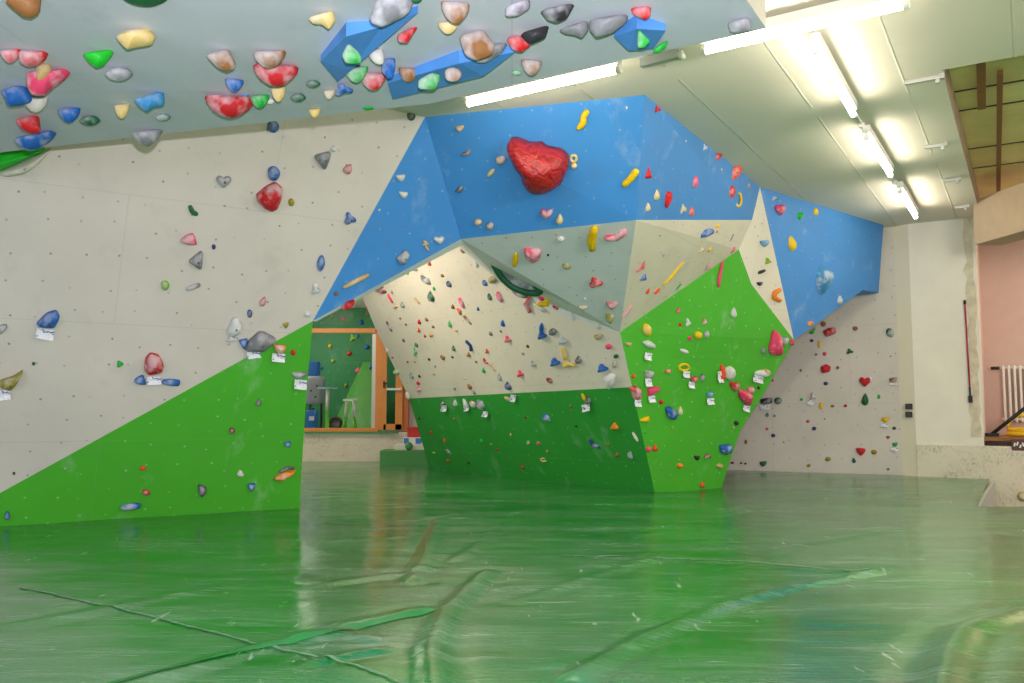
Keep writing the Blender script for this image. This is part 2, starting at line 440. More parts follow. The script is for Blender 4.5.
struct(obj('wall_header', bm, plain('beige_plaster', srgb(196, 170, 142), .85, vary=.05)))
# roof panel: underside at 2.9 m
ZR = 2.90
R0, R1 = at_z(766, 28, ZR), at_z(0, 152.5, ZR)
Rc = at_z(430, 103.5, ZR); rd = (Rc - R1).normalized()
Rl = R1 - rd * 2.5
back = U * 7.0
rf = [Rl, Rc, R0, R0 - back, Rl - back]
vs = [p.copy() for p in rf] + [p + up * (CEIL - ZR) for p in rf]
me = bpy.data.meshes.new('roof'); me.from_pydata([tuple(v) for v in vs], [], [[0, 1, 2, 3, 4], [9, 8, 7, 6, 5]] + [[i, i + 5, (i + 1) % 5 + 5, (i + 1) % 5] for i in range(5)]); me.update()
uvl = me.uv_layers.new(name='metres')
for p in me.polygons:
    p.material_index = 0 if p.index in (0, 1) else 1
    for li in p.loop_indices:
        co = me.vertices[me.loops[li].vertex_index].co; uvl.data[li].uv = (co.x, co.y) if abs(p.normal.z) > .5 else (co.x + co.y, co.z)
struct(link('wall_overhang', me, [P_ROOF, P_CREAM]))
PICK['roof'] = BVHTree.FromPolygons(vs, [[0, 1, 2, 3, 4]])
print('VERT R0', R0, 'R1', R1)

# ------------------------------------------------------------------ the mats
side0 = at_z(977.5, 508.5, 0)
def mat_h(x, y):
    p = Vector((x, y, 0)); z = 0
    q = (p - PP).dot(U)                                     # negative in front of the back wall
    s = (p - side0).dot(U)
    if x > 2.2 and s > -1.0:
        k = min(1, max(0, (s + .4) / 3.2)); z += .12 * k * min(1, (x - 2.2) / 1.5)
    z += .022 * math.exp(-((x - b1.x) ** 2 + (y - b1.y) ** 2) / .35)
    return z
RIDGES = [  # photo polylines of folds in the sheet: points, height, width
    ([(120, 690), (250, 652), (345, 625), (430, 608)], .020, .09),
    ([(436, 690), (432, 650), (445, 612), (487, 573)], .045, .10),
    ([(300, 588), (370, 578), (430, 568)], .020, .08),
    ([(412, 580), (425, 560), (440, 520)], .035, .10),
    ([(300, 545), (340, 541), (400, 537)], .018, .08),
    ([(575, 676), (640, 640), (732, 602), (800, 585), (885, 570)], .030, .08),
    ([(0, 628), (90, 612), (200, 590), (300, 578)], .014, .12),
    ([(940, 690), (948, 655), (965, 630), (1030, 608)], .040, .12),
    ([(600, 556), (760, 570), (870, 572)], .016, .07),
    ([(770, 560), (800, 545), (880, 532)], .022, .08),
    ([(520, 600), (600, 575), (680, 550)], .014, .08),
    ([(455, 560), (480, 545), (505, 520)], .022, .08),
    ([(300, 640), (345, 632), (370, 640)], .022, .07), ([(310, 665), (350, 655), (380, 650)], .025, .06),
    ([(300, 524), (420, 519), (520, 505)], .014, .07), ([(640, 530), (760, 512), (850, 500)], .010, .08)]
RW = [([ground(*p) for p in pl], h * .6, w * .6) for pl, h, w in RIDGES]
def ridge_h(p):
    z = 0
    for pl, h, w in RW:
        best = 9
        for a, b in zip(pl, pl[1:]):
            ab = b - a; t = max(0, min(1, (p - a).dot(ab) / ab.length_squared)); d = (p - a - ab * t).length
            if d < best: best = d
        if best < w * 3: z += h * math.exp(-(best / w) ** 2) - h * .35 * math.exp(-((best - w * 1.8) / w) ** 2)
    return z
rows, cols = [], []
y = 1.2
while y < 21.5: rows.append(y); y *= 1.009
rows = sorted(rows + [side0.y])
NC = 500; cols = [-9.5 + 21 * i / NC for i in range(NC + 1)]
vs, fs, idx = [], [], {}
sidev = (side0.dot(V))
far_edge = side0.copy()
def inside(x, y):
    p = Vector((x, y, 0))
    if (p - PP).dot(U) > .1 and x > 2.0: return False
    return True
for j, yy in enumerate(rows):
    for i, xx in enumerate(cols):
        fade = min(1, max(0, (16 - yy) / 6))
        p = Vector((xx, yy, 0))
        z = mat_h(xx, yy) + ridge_h(p) + .012 * fade * noise.noise(Vector((xx * 1.1, yy * .9, 0))) + .005 * noise.noise(Vector((xx * 3.1 + 5, yy * 4.2, 2)))
        vs.append((xx, yy, z))
for j in range(len(rows) - 1):
    for i in range(NC):
        if inside((cols[i] + cols[i + 1]) / 2, (rows[j] + rows[j + 1]) / 2):
            a = j * (NC + 1) + i; fs.append((a, a + 1, a + NC + 2, a + NC + 1))
me = bpy.data.meshes.new('floor'); me.from_pydata(vs, [], fs); me.update()
bm = bmesh.new(); bm.from_mesh(me)
bmesh.ops.delete(bm, geom=[v for v in bm.verts if not v.link_faces], context='VERTS')
gsel = [f for f in bm.faces if f.calc_center_median().y > side0.y - 1e-4 and f.calc_center_median().x > side0.x - .5]
ge = list(set(e for f in gsel for e in f.edges)); gv = list(set(v for f in gsel for v in f.verts))
bmesh.ops.bisect_plane(bm, geom=gsel + ge + gv, plane_co=side0, plane_no=V, dist=1e-5)
kill = [f for f in bm.faces if f.calc_center_median().y > side0.y and (f.calc_center_median() - side0).dot(V) > 0 and f.calc_center_median().x > side0.x - .2]
bmesh.ops.delete(bm, geom=kill, context='FACES')
be = [e for e in bm.edges if e.is_boundary]
r = bmesh.ops.extrude_edge_only(bm, edges=be)
for v in [g for g in r['geom'] if isinstance(g, bmesh.types.BMVert)]: v.co.z = -.38
for f in bm.faces: f.smooth = abs(f.normal.z) > .3
bm.to_mesh(me); bm.free()
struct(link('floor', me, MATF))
sc_ = at_z(994, 481, .115); sd_ = (sc_ - side0); sd_.z = 0
bm = bmesh.new(); q0, q1 = side0 + Vector((.015, 0, .004)), side0 + sd_ + Vector((.015, 0, 0))
qs = [q0 + up * -.38, q1 + up * -.38, q1 + up * .118, q0 + up * .004]
A4 = [bm.verts.new(Vector((q.x, q.y, q.z))) for q in qs]; B4 = [bm.verts.new(Vector((q.x - .05, q.y, q.z))) for q in qs]
bm.faces.new(A4); bm.faces.new(B4[::-1])
for i in range(4): bm.faces.new((A4[i], A4[(i + 1) % 4], B4[(i + 1) % 4], B4[i]))
struct(obj('trim_7', bm, plain('mat_side_grey', srgb(196, 196, 184), .7, vary=.06)))
bm = bmesh.new(); box(bm, (2, 12, -.43), (34, 34, .1)); struct(obj('floor', bm, FLOORC))

def on_mat(x, y):
    p = ground(x, y); p.z = mat_h(p.x, p.y) + ridge_h(p) + .012 * min(1, max(0, (16 - p.y) / 6)) * noise.noise(Vector((p.x * 1.1, p.y * .9, 0))) + .005 * noise.noise(Vector((p.x * 3.1 + 5, p.y * 4.2, 2)))
    return p
def strip(name, pts, w, mat, jag=0):
    P = []
    for a, b in zip(pts, pts[1:]):
        for t in range(14): P.append((a[0] + (b[0] - a[0]) * t / 14, a[1] + (b[1] - a[1]) * t / 14))
    P.append(pts[-1]); Q = [ground(*p) for p in P]; bm = bmesh.new(); prev = None; rn = random.Random(len(pts) + int(w * 1000))
    for i, q in enumerate(Q):
        t = (Q[min(i + 1, len(Q) - 1)] - Q[max(i - 1, 0)]).normalized(); s = Vector((-t.y, t.x, 0)); row = []
        for k in (-1, 0, 1):
            c = q + s * w * .5 * k * (1 + rn.uniform(-jag, jag)); z = mat_h(c.x, c.y) + ridge_h(c) + .012 * min(1, max(0, (16 - c.y) / 6)) * noise.noise(Vector((c.x * 1.1, c.y * .9, 0))) + .005 * noise.noise(Vector((c.x * 3.1 + 5, c.y * 4.2, 2)))
            row.append(bm.verts.new((c.x, c.y, z + .006)))
        if prev:
            for k in (0, 1): bm.faces.new((prev[k], prev[k + 1], row[k + 1], row[k]))
        prev = row
    return struct(obj(name, bm, mat, None, True))
SEAM = plain('mat_seam', srgb(104, 150, 112), .45, bump=.4, bscale=60, vary=.3)
TAPE = plain('mat_tape', srgb(36, 140, 66), .3, vary=.08)
strip('trim_8', [(20, 588), (110, 607), (180, 624), (262, 646), (350, 665), (430, 690)], .018, SEAM, .7)
strip('trim_9', [(560, 556), (640, 558), (740, 562), (870, 573)], .02, SEAM, .7)
strip('trim_10', [(70, 695), (150, 676), (250, 652), (345, 630), (432, 610)], .06, TAPE, .1)
# ------------------------------------------------------------------ lamps
def fixture(xa, ya, xb, yb, label, lit=True, z=CEIL - .16, r=.028):
    p, q = at_z(xa, ya, z), at_z(xb, yb, z)
    if not lit: pass
    d = (q - p); L = d.length; rz = math.atan2(d.y, d.x)
    e = empty('light_fixture', (p + q) / 2 + up * .10, rz)
    bm = bmesh.new(); box(bm, (0, 0, -.015), (L + .06, .07, .08), bevel=.008); obj('housing', bm, WHITEP, e)
    bm = bmesh.new(); tube(bm, [(-L / 2, 0, -.10), (L / 2, 0, -.10)], r, 16)
    obj('lamp_tube', bm, TUBEM if lit else WHITEP, e, True)
    for sx in (-1, 1):
        bm = bmesh.new(); tube(bm, [(sx * (L / 2 - .005), 0, -.10), (sx * (L / 2 + .035), 0, -.10)], r + .006, 16); box(bm, (sx * (L / 2 + .015), 0, -.06), (.03, .03, .07))
        obj('end_cap', bm, WHITEP, e)
    tag(e, label, 'lamp', 'fluorescent lamps on the ceiling'); return e
fixture(705.2, 50.5, 903.8, 5, 'long lit fluorescent tube lamp crossing the ceiling beside the end of the overhang')
fixture(468, 103.5, 617, 70, 'long lit fluorescent tube lamp just above the blue centre climbing wall')
fixture(816.3, 50.5, 853.3, 114.4, 'lit fluorescent tube lamp, nearest of the three running down the hall', r=.023)
fixture(866.8, 138, 890.4, 175, 'lit fluorescent tube lamp in the middle of the three running down the hall', r=.023)
fixture(900.5, 191.9, 915.6, 217.1, 'lit fluorescent tube lamp, farthest of the three, above the white pillar', r=.023)
# a grey unlit housing between the two long lamps
p, q = at_z(641, 63.5, CEIL - .07), at_z(679, 54, CEIL - .07); d = q - p
e = empty('lamp_housing', (p + q) / 2, math.atan2(d.y, d.x)); L = d.length
bm = bmesh.new(); box(bm, (0, 0, 0), (L, .06, .07), bevel=.008); obj('housing', bm, P_SLAB, e)
bm = bmesh.new(); tube(bm, [(L / 2, 0, -.02), (L / 2 + .04, 0, -.01)], .035, 16); obj('end_cap', bm, WHITEP, e, True)
tag(e, 'short grey unlit lamp housing with round white end cap below the overhang edge', 'lamp')
for (x, y, lab) in ((862, 126, 'small white junction box on the conduit between nearest and middle hall lamps'), (895, 183, 'small white junction box on the conduit between middle and farthest hall lamps')):
    p = at_z(x, y, CEIL - .03); bm = bmesh.new(); box(bm, (0, 0, 0), (.06, .09, .05), bevel=.01); tube(bm, [(0, -.3, .02), (0, .3, .02)], .012, 8)
    o = obj('junction_box', bm, WHITEP); o.location = p; o.rotation_euler.z = RZ; tag(o, lab, 'junction box', 'junction boxes between the hall lamps')
# metal brackets at the edge of the ceiling opening
for i, (x, y, lab) in enumerate(((923, 80, 'nearest and largest'), (935, 146, 'second nearest'), (951, 180, 'second farthest'), (961, 207, 'farthest'))):
    p = at_z(x, y, CEIL - .02); bm = bmesh.new(); L = (.30, .20, .18, .16)[i]
    box(bm, (0, 0, 0), (L, .05, .035), bevel=.006); box(bm, (L / 2, 0, .03), (.04, .07, .10), bevel=.005); tube(bm, [(L * .38, 0, -.05), (L * .38, 0, .03)], .02, 8)
    o = obj('ceiling_bracket', bm, STEEL); o.location = p; o.rotation_euler.z = RZ
    tag(o, lab + ' of the small metal brackets along the left edge of the ceiling opening', 'bracket', 'brackets beside the ceiling opening')

# ------------------------------------------------------------------ pillar, alcove things
def leave(o, label, cat, group=None): return tag(o, label, cat, group)
p, q = on_pillar(965, 303), on_pillar(970, 388)
e = empty('long_pole', q - U * .05); bm = bmesh.new()
tube(bm, [Vector(), (p - q)], .012, 10); obj('shaft', bm, plain('crimson_paint', srgb(176, 34, 62), .4), e, True)
bm = bmesh.new(); tube(bm, [(p - q) * .985, (p - q) * 1.03], .018, 10); obj('top_cap', bm, BLACK, e, True)
bm = bmesh.new(); tube(bm, [(p - q) * -.10, (p - q) * .01], .014, 10); box(bm, (p - q) * -.13, (.05, .03, .10), bevel=.006); obj('tip', bm, BLACK, e)
tag(e, 'thin crimson pole with black tips hanging upright on the white pillar', 'pole')
for (y, lab) in ((406.5, 'upper'), (414.5, 'lower')):
    p = on_pillar(909, y); bm = bmesh.new(); box(bm, (0, 0, 0), (.10, .03, .085), bevel=.008)
    o = obj('wall_socket', bm, BLACK); o.location = p - U * .02 ; o.rotation_euler.z = RZ
    bm = bmesh.new(); tube(bm, [(0, -.024, 0), (0, -.012, 0)], .026, 14); obj('socket_face', bm, DARKST, o)
    tag(o, lab + ' of two black wall sockets at the left edge of the white pillar', 'socket', 'black sockets')
# radiator on the alcove wall
al = Plane(c0 - U * .05, c0 - U * .05 + V, c0 - U * .05 + up)
ra, rb = al.hit(1006, 366), al.hit(1006, 422)
e = empty('radiator', rb - U * .10, RZ); H = (ra - rb).length
for i in range(11):
    bm = bmesh.new(); box(bm, (i * .075, 0, H / 2), (.035, .09, H), bevel=.014); obj('radiator_column', bm, WHITEP, e, True)
bm = bmesh.new(); tube(bm, [(-.05, 0, H * .96), (.8, 0, H * .96)], .02, 8); obj('header_pipe', bm, WHITEP, e, True); bm = bmesh.new(); tube(bm, [(-.05, 0, H * .05), (.8, 0, H * .05)], .02, 8); obj('header_pipe', bm, WHITEP, e, True)
bm = bmesh.new(); tube(bm, [(-.17, 0, H * .96), (-.05, 0, H * .96)], .025, 10); obj('valve', bm, DARKST, e, True)
tag(e, 'white column radiator on the pink wall of the alcove', 'radiator')
# black steel bar leaning on the sill
def on_sill(x, y, dz=.0): return at_z(x, y, sill_z + dz)
sp = Plane(PR + U * .55, PR + U * .55 + V, PR + U * .55 + up)
sp2 = Plane(PR + U * .22, PR + U * .22 + V, PR + U * .22 + up)
p, q = sp2.hit(992, 434), sp2.hit(1030, 404)
e = empty('diagonal_bar', p); bm = bmesh.new(); tube(bm, [Vector(), q - p], .028, 8); obj('bar', bm, BLACK, e, True)
bm = bmesh.new(); box(bm, (0, 0, -.01), (.16, .10, .05), bevel=.008); obj('foot', bm, BLACK, e)
tag(e, 'black steel bar slanting up from a foot on the alcove sill', 'bar')
cy = sp.hit(1021, 425)
YEL = plain('yellow_rubber', srgb(236, 190, 30), .45)
e = empty('hose_coil', Vector((cy.x, cy.y, sill_z)), RZ)
for k, (rr, zz, nm) in enumerate(((.17, .04, 'hose_loop'), (.15, .10, 'hose_loop'))):
    bm = bmesh.new(); tube(bm, [(rr * math.cos(a), rr * .9 * math.sin(a), zz) for a in [i * math.pi / 12 for i in range(25)]], .035, 10, caps=False); obj(nm, bm, YEL, e, True)
bm = bmesh.new(); tube(bm, [(-.17 * math.cos(a), 0, .14 + .17 * math.sin(a)) for a in [i * math.pi / 12 for i in range(13)]], .028, 10); obj('hose_loop', bm, YEL, e, True)
tag(e, 'yellow coiled hose lying on the alcove sill at the right edge', 'hose')
plp = Plane(PP - U * .03, PP - U * .03 + V, PP - U * .03 + up)
p = plp.hit(1022, 445); bm = bmesh.new(); box(bm, (0, 0, 0), (.30, .012, .16), bevel=.004)
o = obj('plinth_sign', bm, plain('sign_maroon', srgb(92, 46, 44), .5)); o.location = p + V * .02 ; o.rotation_euler.z = RZ
bm = bmesh.new()
random.seed(5)
for i in range(7): box(bm, (-.11 + i * .035, -.008, random.uniform(-.02, .02)), (.022, .006, random.uniform(.03, .06)), Matrix.Rotation(random.uniform(-.4, .4), 3, 'Y'))
obj('lettering', bm, WHITEP, o); tag(o, 'small maroon sign with white marks on the grey plinth below the alcove', 'sign')
p = plp.hit(1023, 496); e = empty('pipe_stub', p, RZ); bm = bmesh.new(); lathe(bm, [(.02, 0), (.07, 0), (.07, .03), (.045, .05), (.045, .10), (.02, .10)], seg=18)
bmesh.ops.rotate(bm, verts=bm.verts, matrix=Matrix.Rotation(math.pi / 2, 3, 'X')); obj('flange', bm, plain('cream_plastic', srgb(220, 200, 160), .5), e, True)
tag(e, 'round cream pipe stub on the grey plinth at the right edge', 'pipe')

# ------------------------------------------------------------------ glazed front of the far room
YF = ground(340, 461.5).y
def fy(x, y, dy=0): return at_y(x, y, YF + dy)
lz = fy(340, 432).z
def frontbox(bm, x0, y0, x1, y1, dy=.12, th=.08, bev=.006):
    a, b = fy(x0, y0, dy), fy(x1, y1, dy)
    box(bm, ((a.x + b.x) / 2, YF + dy, (a.z + b.z) / 2), (abs(b.x - a.x), th, abs(a.z - b.z)), bevel=bev)
xl, xr = fy(250, 440).x, fy(407, 440).x
bm = bmesh.new(); box(bm, ((xl + xr) / 2, YF + .35, (lz - .4) / 2), (xr - xl, .7, lz + .4), bevel=.01); struct(obj('wall_far', bm, PLINTH))
bm = bmesh.new(); frontbox(bm, 250, 429.5, 378, 431.5, -.0, .10); struct(obj('trim_5', bm, ORANGE))
bm = bmesh.new(); frontbox(bm, 305, 431.5, 398, 433.2, -.02, .14); struct(obj('trim_6', bm, P_GREEND))
win = empty('window_1', (fy(340, 431).x, YF + .12, lz)); struct(win)
def wpart(name, bm, mat):
    o = obj(name, bm, mat, win); o.data.transform(Matrix.Translation(-win.location)); return o
bm = bmesh.new(); frontbox(bm, 250, 328.5, 379, 333.0); frontbox(bm, 376.3, 333, 382.6, 430, .12, .1); frontbox(bm, 250, 428, 378, 430); frontbox(bm, 250, 240, 378, 246); frontbox(bm, 376.3, 246, 385, 329); frontbox(bm, 252, 246, 260, 429)
wpart('window_frame', bm, ORANGE)
bm = bmesh.new(); frontbox(bm, 372.5, 334, 375.5, 428, .13, .05); wpart('window_trim', bm, STEEL)
m, nt, b_ = new_mat('window_glass'); b_.inputs['Transmission Weight'].default_value = 1; b_.inputs['Roughness'].default_value = .02; b_.inputs['IOR'].default_value = 1.08
b_.inputs['Base Color'].default_value = (.93, .97, .95, 1); GLASS = m
bm = bmesh.new(); frontbox(bm, 258, 244, 377, 430, .13, .012, 0); wpart('window_pane', bm, GLASS)
door = empty('door_1', (fy(395, 431).x, YF + .12, lz)); struct(door)
def dpart(name, bm, mat):
    o = obj(name, bm, mat, door); o.data.transform(Matrix.Translation(-door.location)); return o
bm = bmesh.new(); frontbox(bm, 383.4, 300, 386.2, 430, .10, .06); frontbox(bm, 396.6, 300, 402.4, 430, .10, .06); frontbox(bm, 383.4, 424, 402, 430, .10, .06); frontbox(bm, 383.4, 300, 402, 306, .10, .06)
dpart('door_frame', bm, ORANGE)
bm = bmesh.new(); frontbox(bm, 403.2, 300, 408.5, 431, .16, .10); dpart('door_jamb', bm, plain('dark_orange_wood', srgb(196, 106, 40), .5))
bm = bmesh.new(); frontbox(bm, 386.2, 306, 396.6, 424, .11, .012, 0); dpart('door_pane', bm, GLASS)
bm = bmesh.new(); frontbox(bm, 386.5, 388.2, 401.5, 390.2, .02, .03); dpart('push_bar', bm, WHITEP)
bm = bmesh.new(); frontbox(bm, 383.3, 381, 384.8, 388, .04, .03); frontbox(bm, 383, 383, 387, 384.4, .0, .03); dpart('door_handle', bm, BLACK)
bm = bmesh.new(); frontbox(bm, 409, 260, 500, 470, .3, .1); struct(obj('wall_far', bm, P_CREAM))
bm = bmesh.new(); frontbox(bm, 250, 200, 410, 241, .3, .3); struct(obj('wall_far', bm, P_CREAM))
# room behind the glass
bm = bmesh.new(); box(bm, (-4.0, YF + 3.2, lz - .05), (9, 6, .1)); struct(obj('floor', bm, plain('far_floor', srgb(90, 110, 80), .7)))
YB = YF + 4.2
def by(x, y, dy=0): return at_y(x, y, YB + dy)
BGREEN = panel('panel_far_green', srgb(28, 104, 56), dot=(.3, .45, .35), chalk=.1)
wall('wall_shop', [(0, [by(240, 440), by(460, 440), by(460, 215), by(240, 215)])], [BGREEN, P_BACK], .1)
LG2 = panel('panel_far_light_green', srgb(66, 128, 48), chalk=.1)
wall('wall_shop_facet', [(0, [at_y(345, 431, YB - 1.2), at_y(375, 431, YB - 1.2), by(371, 362, -.05), by(363, 362, -.05)]), (0, [at_y(330, 431, YB - .1), at_y(345, 431, YB - 1.2), by(363, 362, -.05)])], [LG2, P_BACK], .05)
def stand(x, yb, Y): p = at_y(x, yb, Y); p.z = lz; return p
YT = YF + 1.4
def zat(x, y, Y): return at_y(x, y, Y).z - lz
ht = zat(327, 387.5, YT); e = empty('bar_table', stand(327, 430, YT))
bm = bmesh.new(); rT = (at_y(337, 387, YT).x - at_y(317, 387, YT).x) / 2; lathe(bm, [(0, ht - .03), (rT, ht - .03), (rT, ht), (0, ht)], seg=28); obj('table_top', bm, plain('pale_blue_laminate', srgb(170, 205, 225), .4), e)
bm = bmesh.new(); tube(bm, [(0, 0, ht * .5), (0, 0, ht - .02)], .045, 14); obj('pole', bm, WHITEP, e, True)
bm = bmesh.new(); tube(bm, [(0, 0, 0), (0, 0, ht * .5)], .045, 14); lathe(bm, [(0, 0), (.22, 0), (.22, .02), (.05, .04), (0, .04)], seg=20); obj('pole_base', bm, plain('lime_paint', srgb(110, 200, 50), .5), e)
tag(e, 'round pale blue bar table on a white and green pole behind the window', 'table')
hs = zat(350, 399, YT); e = empty('bar_stool', stand(350, 430, YT)); rS = (at_y(357, 399, YT).x - at_y(342, 399, YT).x) / 2
bm = bmesh.new(); lathe(bm, [(0, hs - .05), (rS, hs - .05), (rS, hs - .01), (rS * .9, hs), (0, hs)], seg=24); obj('seat', bm, WHITEP, e)
for a in (.8, 2.4, 3.9, 5.5):
    d = Vector((math.cos(a), math.sin(a), 0)); top, bot = d * rS * .62 + up * (hs - .04), d * rS * 1.05
    mid = top.lerp(bot, .55); bm = bmesh.new(); tube(bm, [top, mid], .022, 8); L_ = obj('leg', bm, WHITEP, e, True)
    bm = bmesh.new(); tube(bm, [mid, bot], .022, 8); obj('leg_sleeve', bm, MATS['lime_paint'], L_, True)
bm = bmesh.new(); tube(bm, [(rS * .85 * math.cos(a), rS * .85 * math.sin(a), hs * .35) for a in [i * math.pi / 8 for i in range(17)]], .012, 6, caps=False); obj('foot_ring', bm, STEEL, e, True)
tag(e, 'white bar stool with green dipped legs beside the round table behind the window', 'stool')
# tyre leaning on the wall of the far room
YW = YF + 2.6; p = at_y(335.6, 418, YW); e = empty('wheel', (p.x, YW, lz)); rw = (at_y(342.4, 418, YW).x - p.x)
bm = bmesh.new(); prof = [(rw * .58, -.07), (rw * .9, -.085), (rw, -.05), (rw, .05), (rw * .9, .085), (rw * .58, .07), (rw * .58, -.07)]
lathe(bm, prof, seg=32); bmesh.ops.rotate(bm, verts=bm.verts, matrix=Matrix.Rotation(math.pi / 2, 3, 'X')); bmesh.ops.translate(bm, verts=bm.verts, vec=(0, 0, rw)); obj('tyre', bm, plain('tyre_rubber', srgb(70, 62, 54), .8), e, True)
bm = bmesh.new(); lathe(bm, [(0, -.04), (rw * .25, -.05), (rw * .6, -.02), (rw * .6, .03), (0, .03)], seg=24); bmesh.ops.rotate(bm, verts=bm.verts, matrix=Matrix.Rotation(math.pi / 2, 3, 'X')); bmesh.ops.translate(bm, verts=bm.verts, vec=(0, 0, rw)); obj('hub_cap', bm, plain('hub_grey', srgb(150, 145, 138), .5), e, True)
tag(e, 'grey hubbed car wheel standing behind the window beside the stool', 'wheel')
# grey machine with a blue hopper and a blue canister below it
YM = YF + 1.9
BLUEP = plain('bright_blue_plastic', srgb(24, 110, 196), .45); GREYP = plain('grey_plastic', srgb(150, 156, 160), .55)
e = empty('grey_machine', stand(317, 430, YM)); X0 = e.location.x
def mb(bm, x0, y0, x1, y1, dy=0, th=.3, bev=.05):
    a, b = at_y(x0, y0, YM + dy), at_y(x1, y1, YM + dy)
    box(bm, ((a.x + b.x) / 2 - X0, dy, (a.z + b.z) / 2 - lz), (abs(b.x - a.x), th, abs(a.z - b.z)), bevel=bev)
bm = bmesh.new(); mb(bm, 307, 376, 323.5, 404, 0, .4, .10); obj('body', bm, GREYP, e, True)
bm = bmesh.new(); mb(bm, 306, 362, 319, 376, 0, .3, .03); mb(bm, 318, 367, 323, 370, 0, .1, .01); obj('hopper', bm, BLUEP, e)
bm = bmesh.new(); mb(bm, 309.5, 403, 311, 431, 0, .05, .005); mb(bm, 320.5, 403, 322, 431, 0, .05, .005); obj('stand', bm, DARKST, e)
for (x, y) in ((319, 386), (313, 391), (317.5, 397)):
    bm = bmesh.new(); a = at_y(x, y, YM); tube(bm, [(a.x - X0, -.22, a.z - lz), (a.x - X0, -.19, a.z - lz)], .022, 10); obj('knob', bm, BLACK, e)
tag(e, 'rounded grey machine with blue hopper behind the left of the window', 'machine')
YC = YM - .45; e = empty('canister', stand(312, 430, YC)); X0 = e.location.x
hc = at_y(312, 410, YC).z - lz
bm = bmesh.new(); box(bm, (0, 0, hc / 2), (.26, .22, hc), bevel=.03); obj('body', bm, BLUEP, e, True)
bm = bmesh.new(); box(bm, (.01, -.113, hc * .6), (.12, .006, .10)); obj('paper_label', bm, WHITEP, e)
bm = bmesh.new(); tube(bm, [(0, 0, hc - .01), (0, 0, hc + .05)], .04, 12); obj('cap', bm, BLACK, e, True)
tag(e, 'blue canister with a white label standing under the grey machine', 'canister')
# stepped mats and box right of the plinth
gb = ground(404, 464.5); bm = bmesh.new(); a, b2_ = at_y(379.5, 464.5, gb.y), at_y(436, 450.5, gb.y)
box(bm, ((a.x + b2_.x) / 2, gb.y + .4, b2_.z / 2 - .02), (b2_.x - a.x, .8, b2_.z + .04), bevel=.02)
o = obj('step_mat', bm, P_GREEND); tag(o, 'low green mat block used as a step in front of the far doorway', 'mat')
def stackbox(name, x0, y0, x1, y1, Y, th, mat, label, cat, bev=.03):
    a, b = at_y(x0, y1, Y), at_y(x1, y0, Y); bm = bmesh.new()
    box(bm, ((a.x + b.x) / 2, Y + th / 2, (a.z + b.z) / 2), (b.x - a.x, th, b.z - a.z), bevel=bev)
    return tag(obj(name, bm, mat), label, cat)
ys = gb.y + .25
o = stackbox('cushion_block', 394, 444, 426, 450.8, ys, .5, plain('ivory_vinyl', srgb(226, 220, 204), .5), 'flat ivory cushion lying on the green step mat', 'cushion', .04)
o = stackbox('seat_block', 403, 437.4, 423, 444.2, ys + .06, .38, WHITEP, 'white block with blue side panels on the ivory cushion by the doorway', 'block', .01)
for x0, x1 in ((403.6, 408.6), (415.5, 421.5)):
    a, b = at_y(x0, 443.6, ys + .05), at_y(x1, 438.2, ys + .05); bm = bmesh.new(); box(bm, ((a.x + b.x) / 2, ys + .056, (a.z + b.z) / 2), (b.x - a.x, .012, b.z - a.z)); obj('blue_panel', bm, plain('mid_blue', srgb(60, 130, 200), .5), o)
o = stackbox('storage_box', 407.5, 428, 421, 437.6, ys + .08, .3, plain('red_box', srgb(214, 44, 34), .5), 'red storage box on top of the white and blue block by the doorway', 'box', .02)
a, b = at_y(407, 430, ys + .06), at_y(421.6, 428, ys + .06); bm = bmesh.new(); box(bm, ((a.x + b.x) / 2, ys + .23, b.z), (b.x - a.x, .34, .05), bevel=.01); obj('lid', bm, MATS['red_box'], o)
p = at_y(409, 448.5, ys - .12); bm = bmesh.new(); bmesh.ops.create_uvsphere(bm, u_segments=20, v_segments=12, radius=.085)
for v in bm.verts: v.co *= 1 + .03 * noise.noise(v.co * 14)
o = obj('ball', bm, P_GREEND, None, True); o.location = (p.x, ys - .13, gb.z + b2_.z + .085); tag(o, 'small green ball on the step mat in front of the ivory cushion', 'ball')
# ------------------------------------------------------------------ climbing holds
HC = {'r': (200, 30, 36), 'k': (226, 66, 104), 'b': (30, 96, 172), 'db': (34, 58, 120), 'lb': (64, 140, 190), 'g': (28, 168, 58), 'dg': (28, 92, 56), 'lg': (130, 172, 40),
      'y': (226, 186, 8), 'dy': (150, 140, 34), 'o': (230, 130, 30), 'or': (232, 74, 36), 'w': (214, 208, 192), 'gy': (128, 128, 132), 'bk': (44, 42, 46), 'br': (146, 98, 54), 't': (196, 164, 108),
      'p': (96, 74, 100), 'dr': (132, 26, 40), 'bg': (30, 190, 44), 'cy': (218, 190, 118)}
HW = {'r': 'red', 'k': 'pink', 'b': 'blue', 'db': 'dark blue', 'lb': 'light blue', 'g': 'green', 'dg': 'dark green', 'lg': 'lime green', 'y': 'yellow', 'dy': 'olive', 'o': 'orange', 'or': 'orange red',
      'w': 'white', 'gy': 'grey', 'bk': 'black', 'br': 'brown', 't': 'tan', 'p': 'purple grey', 'dr': 'dark red', 'bg': 'bright green', 'cy': 'cream'}
CHK = {0: 0.0, 1: .45, 2: .8, 3: 1.0}
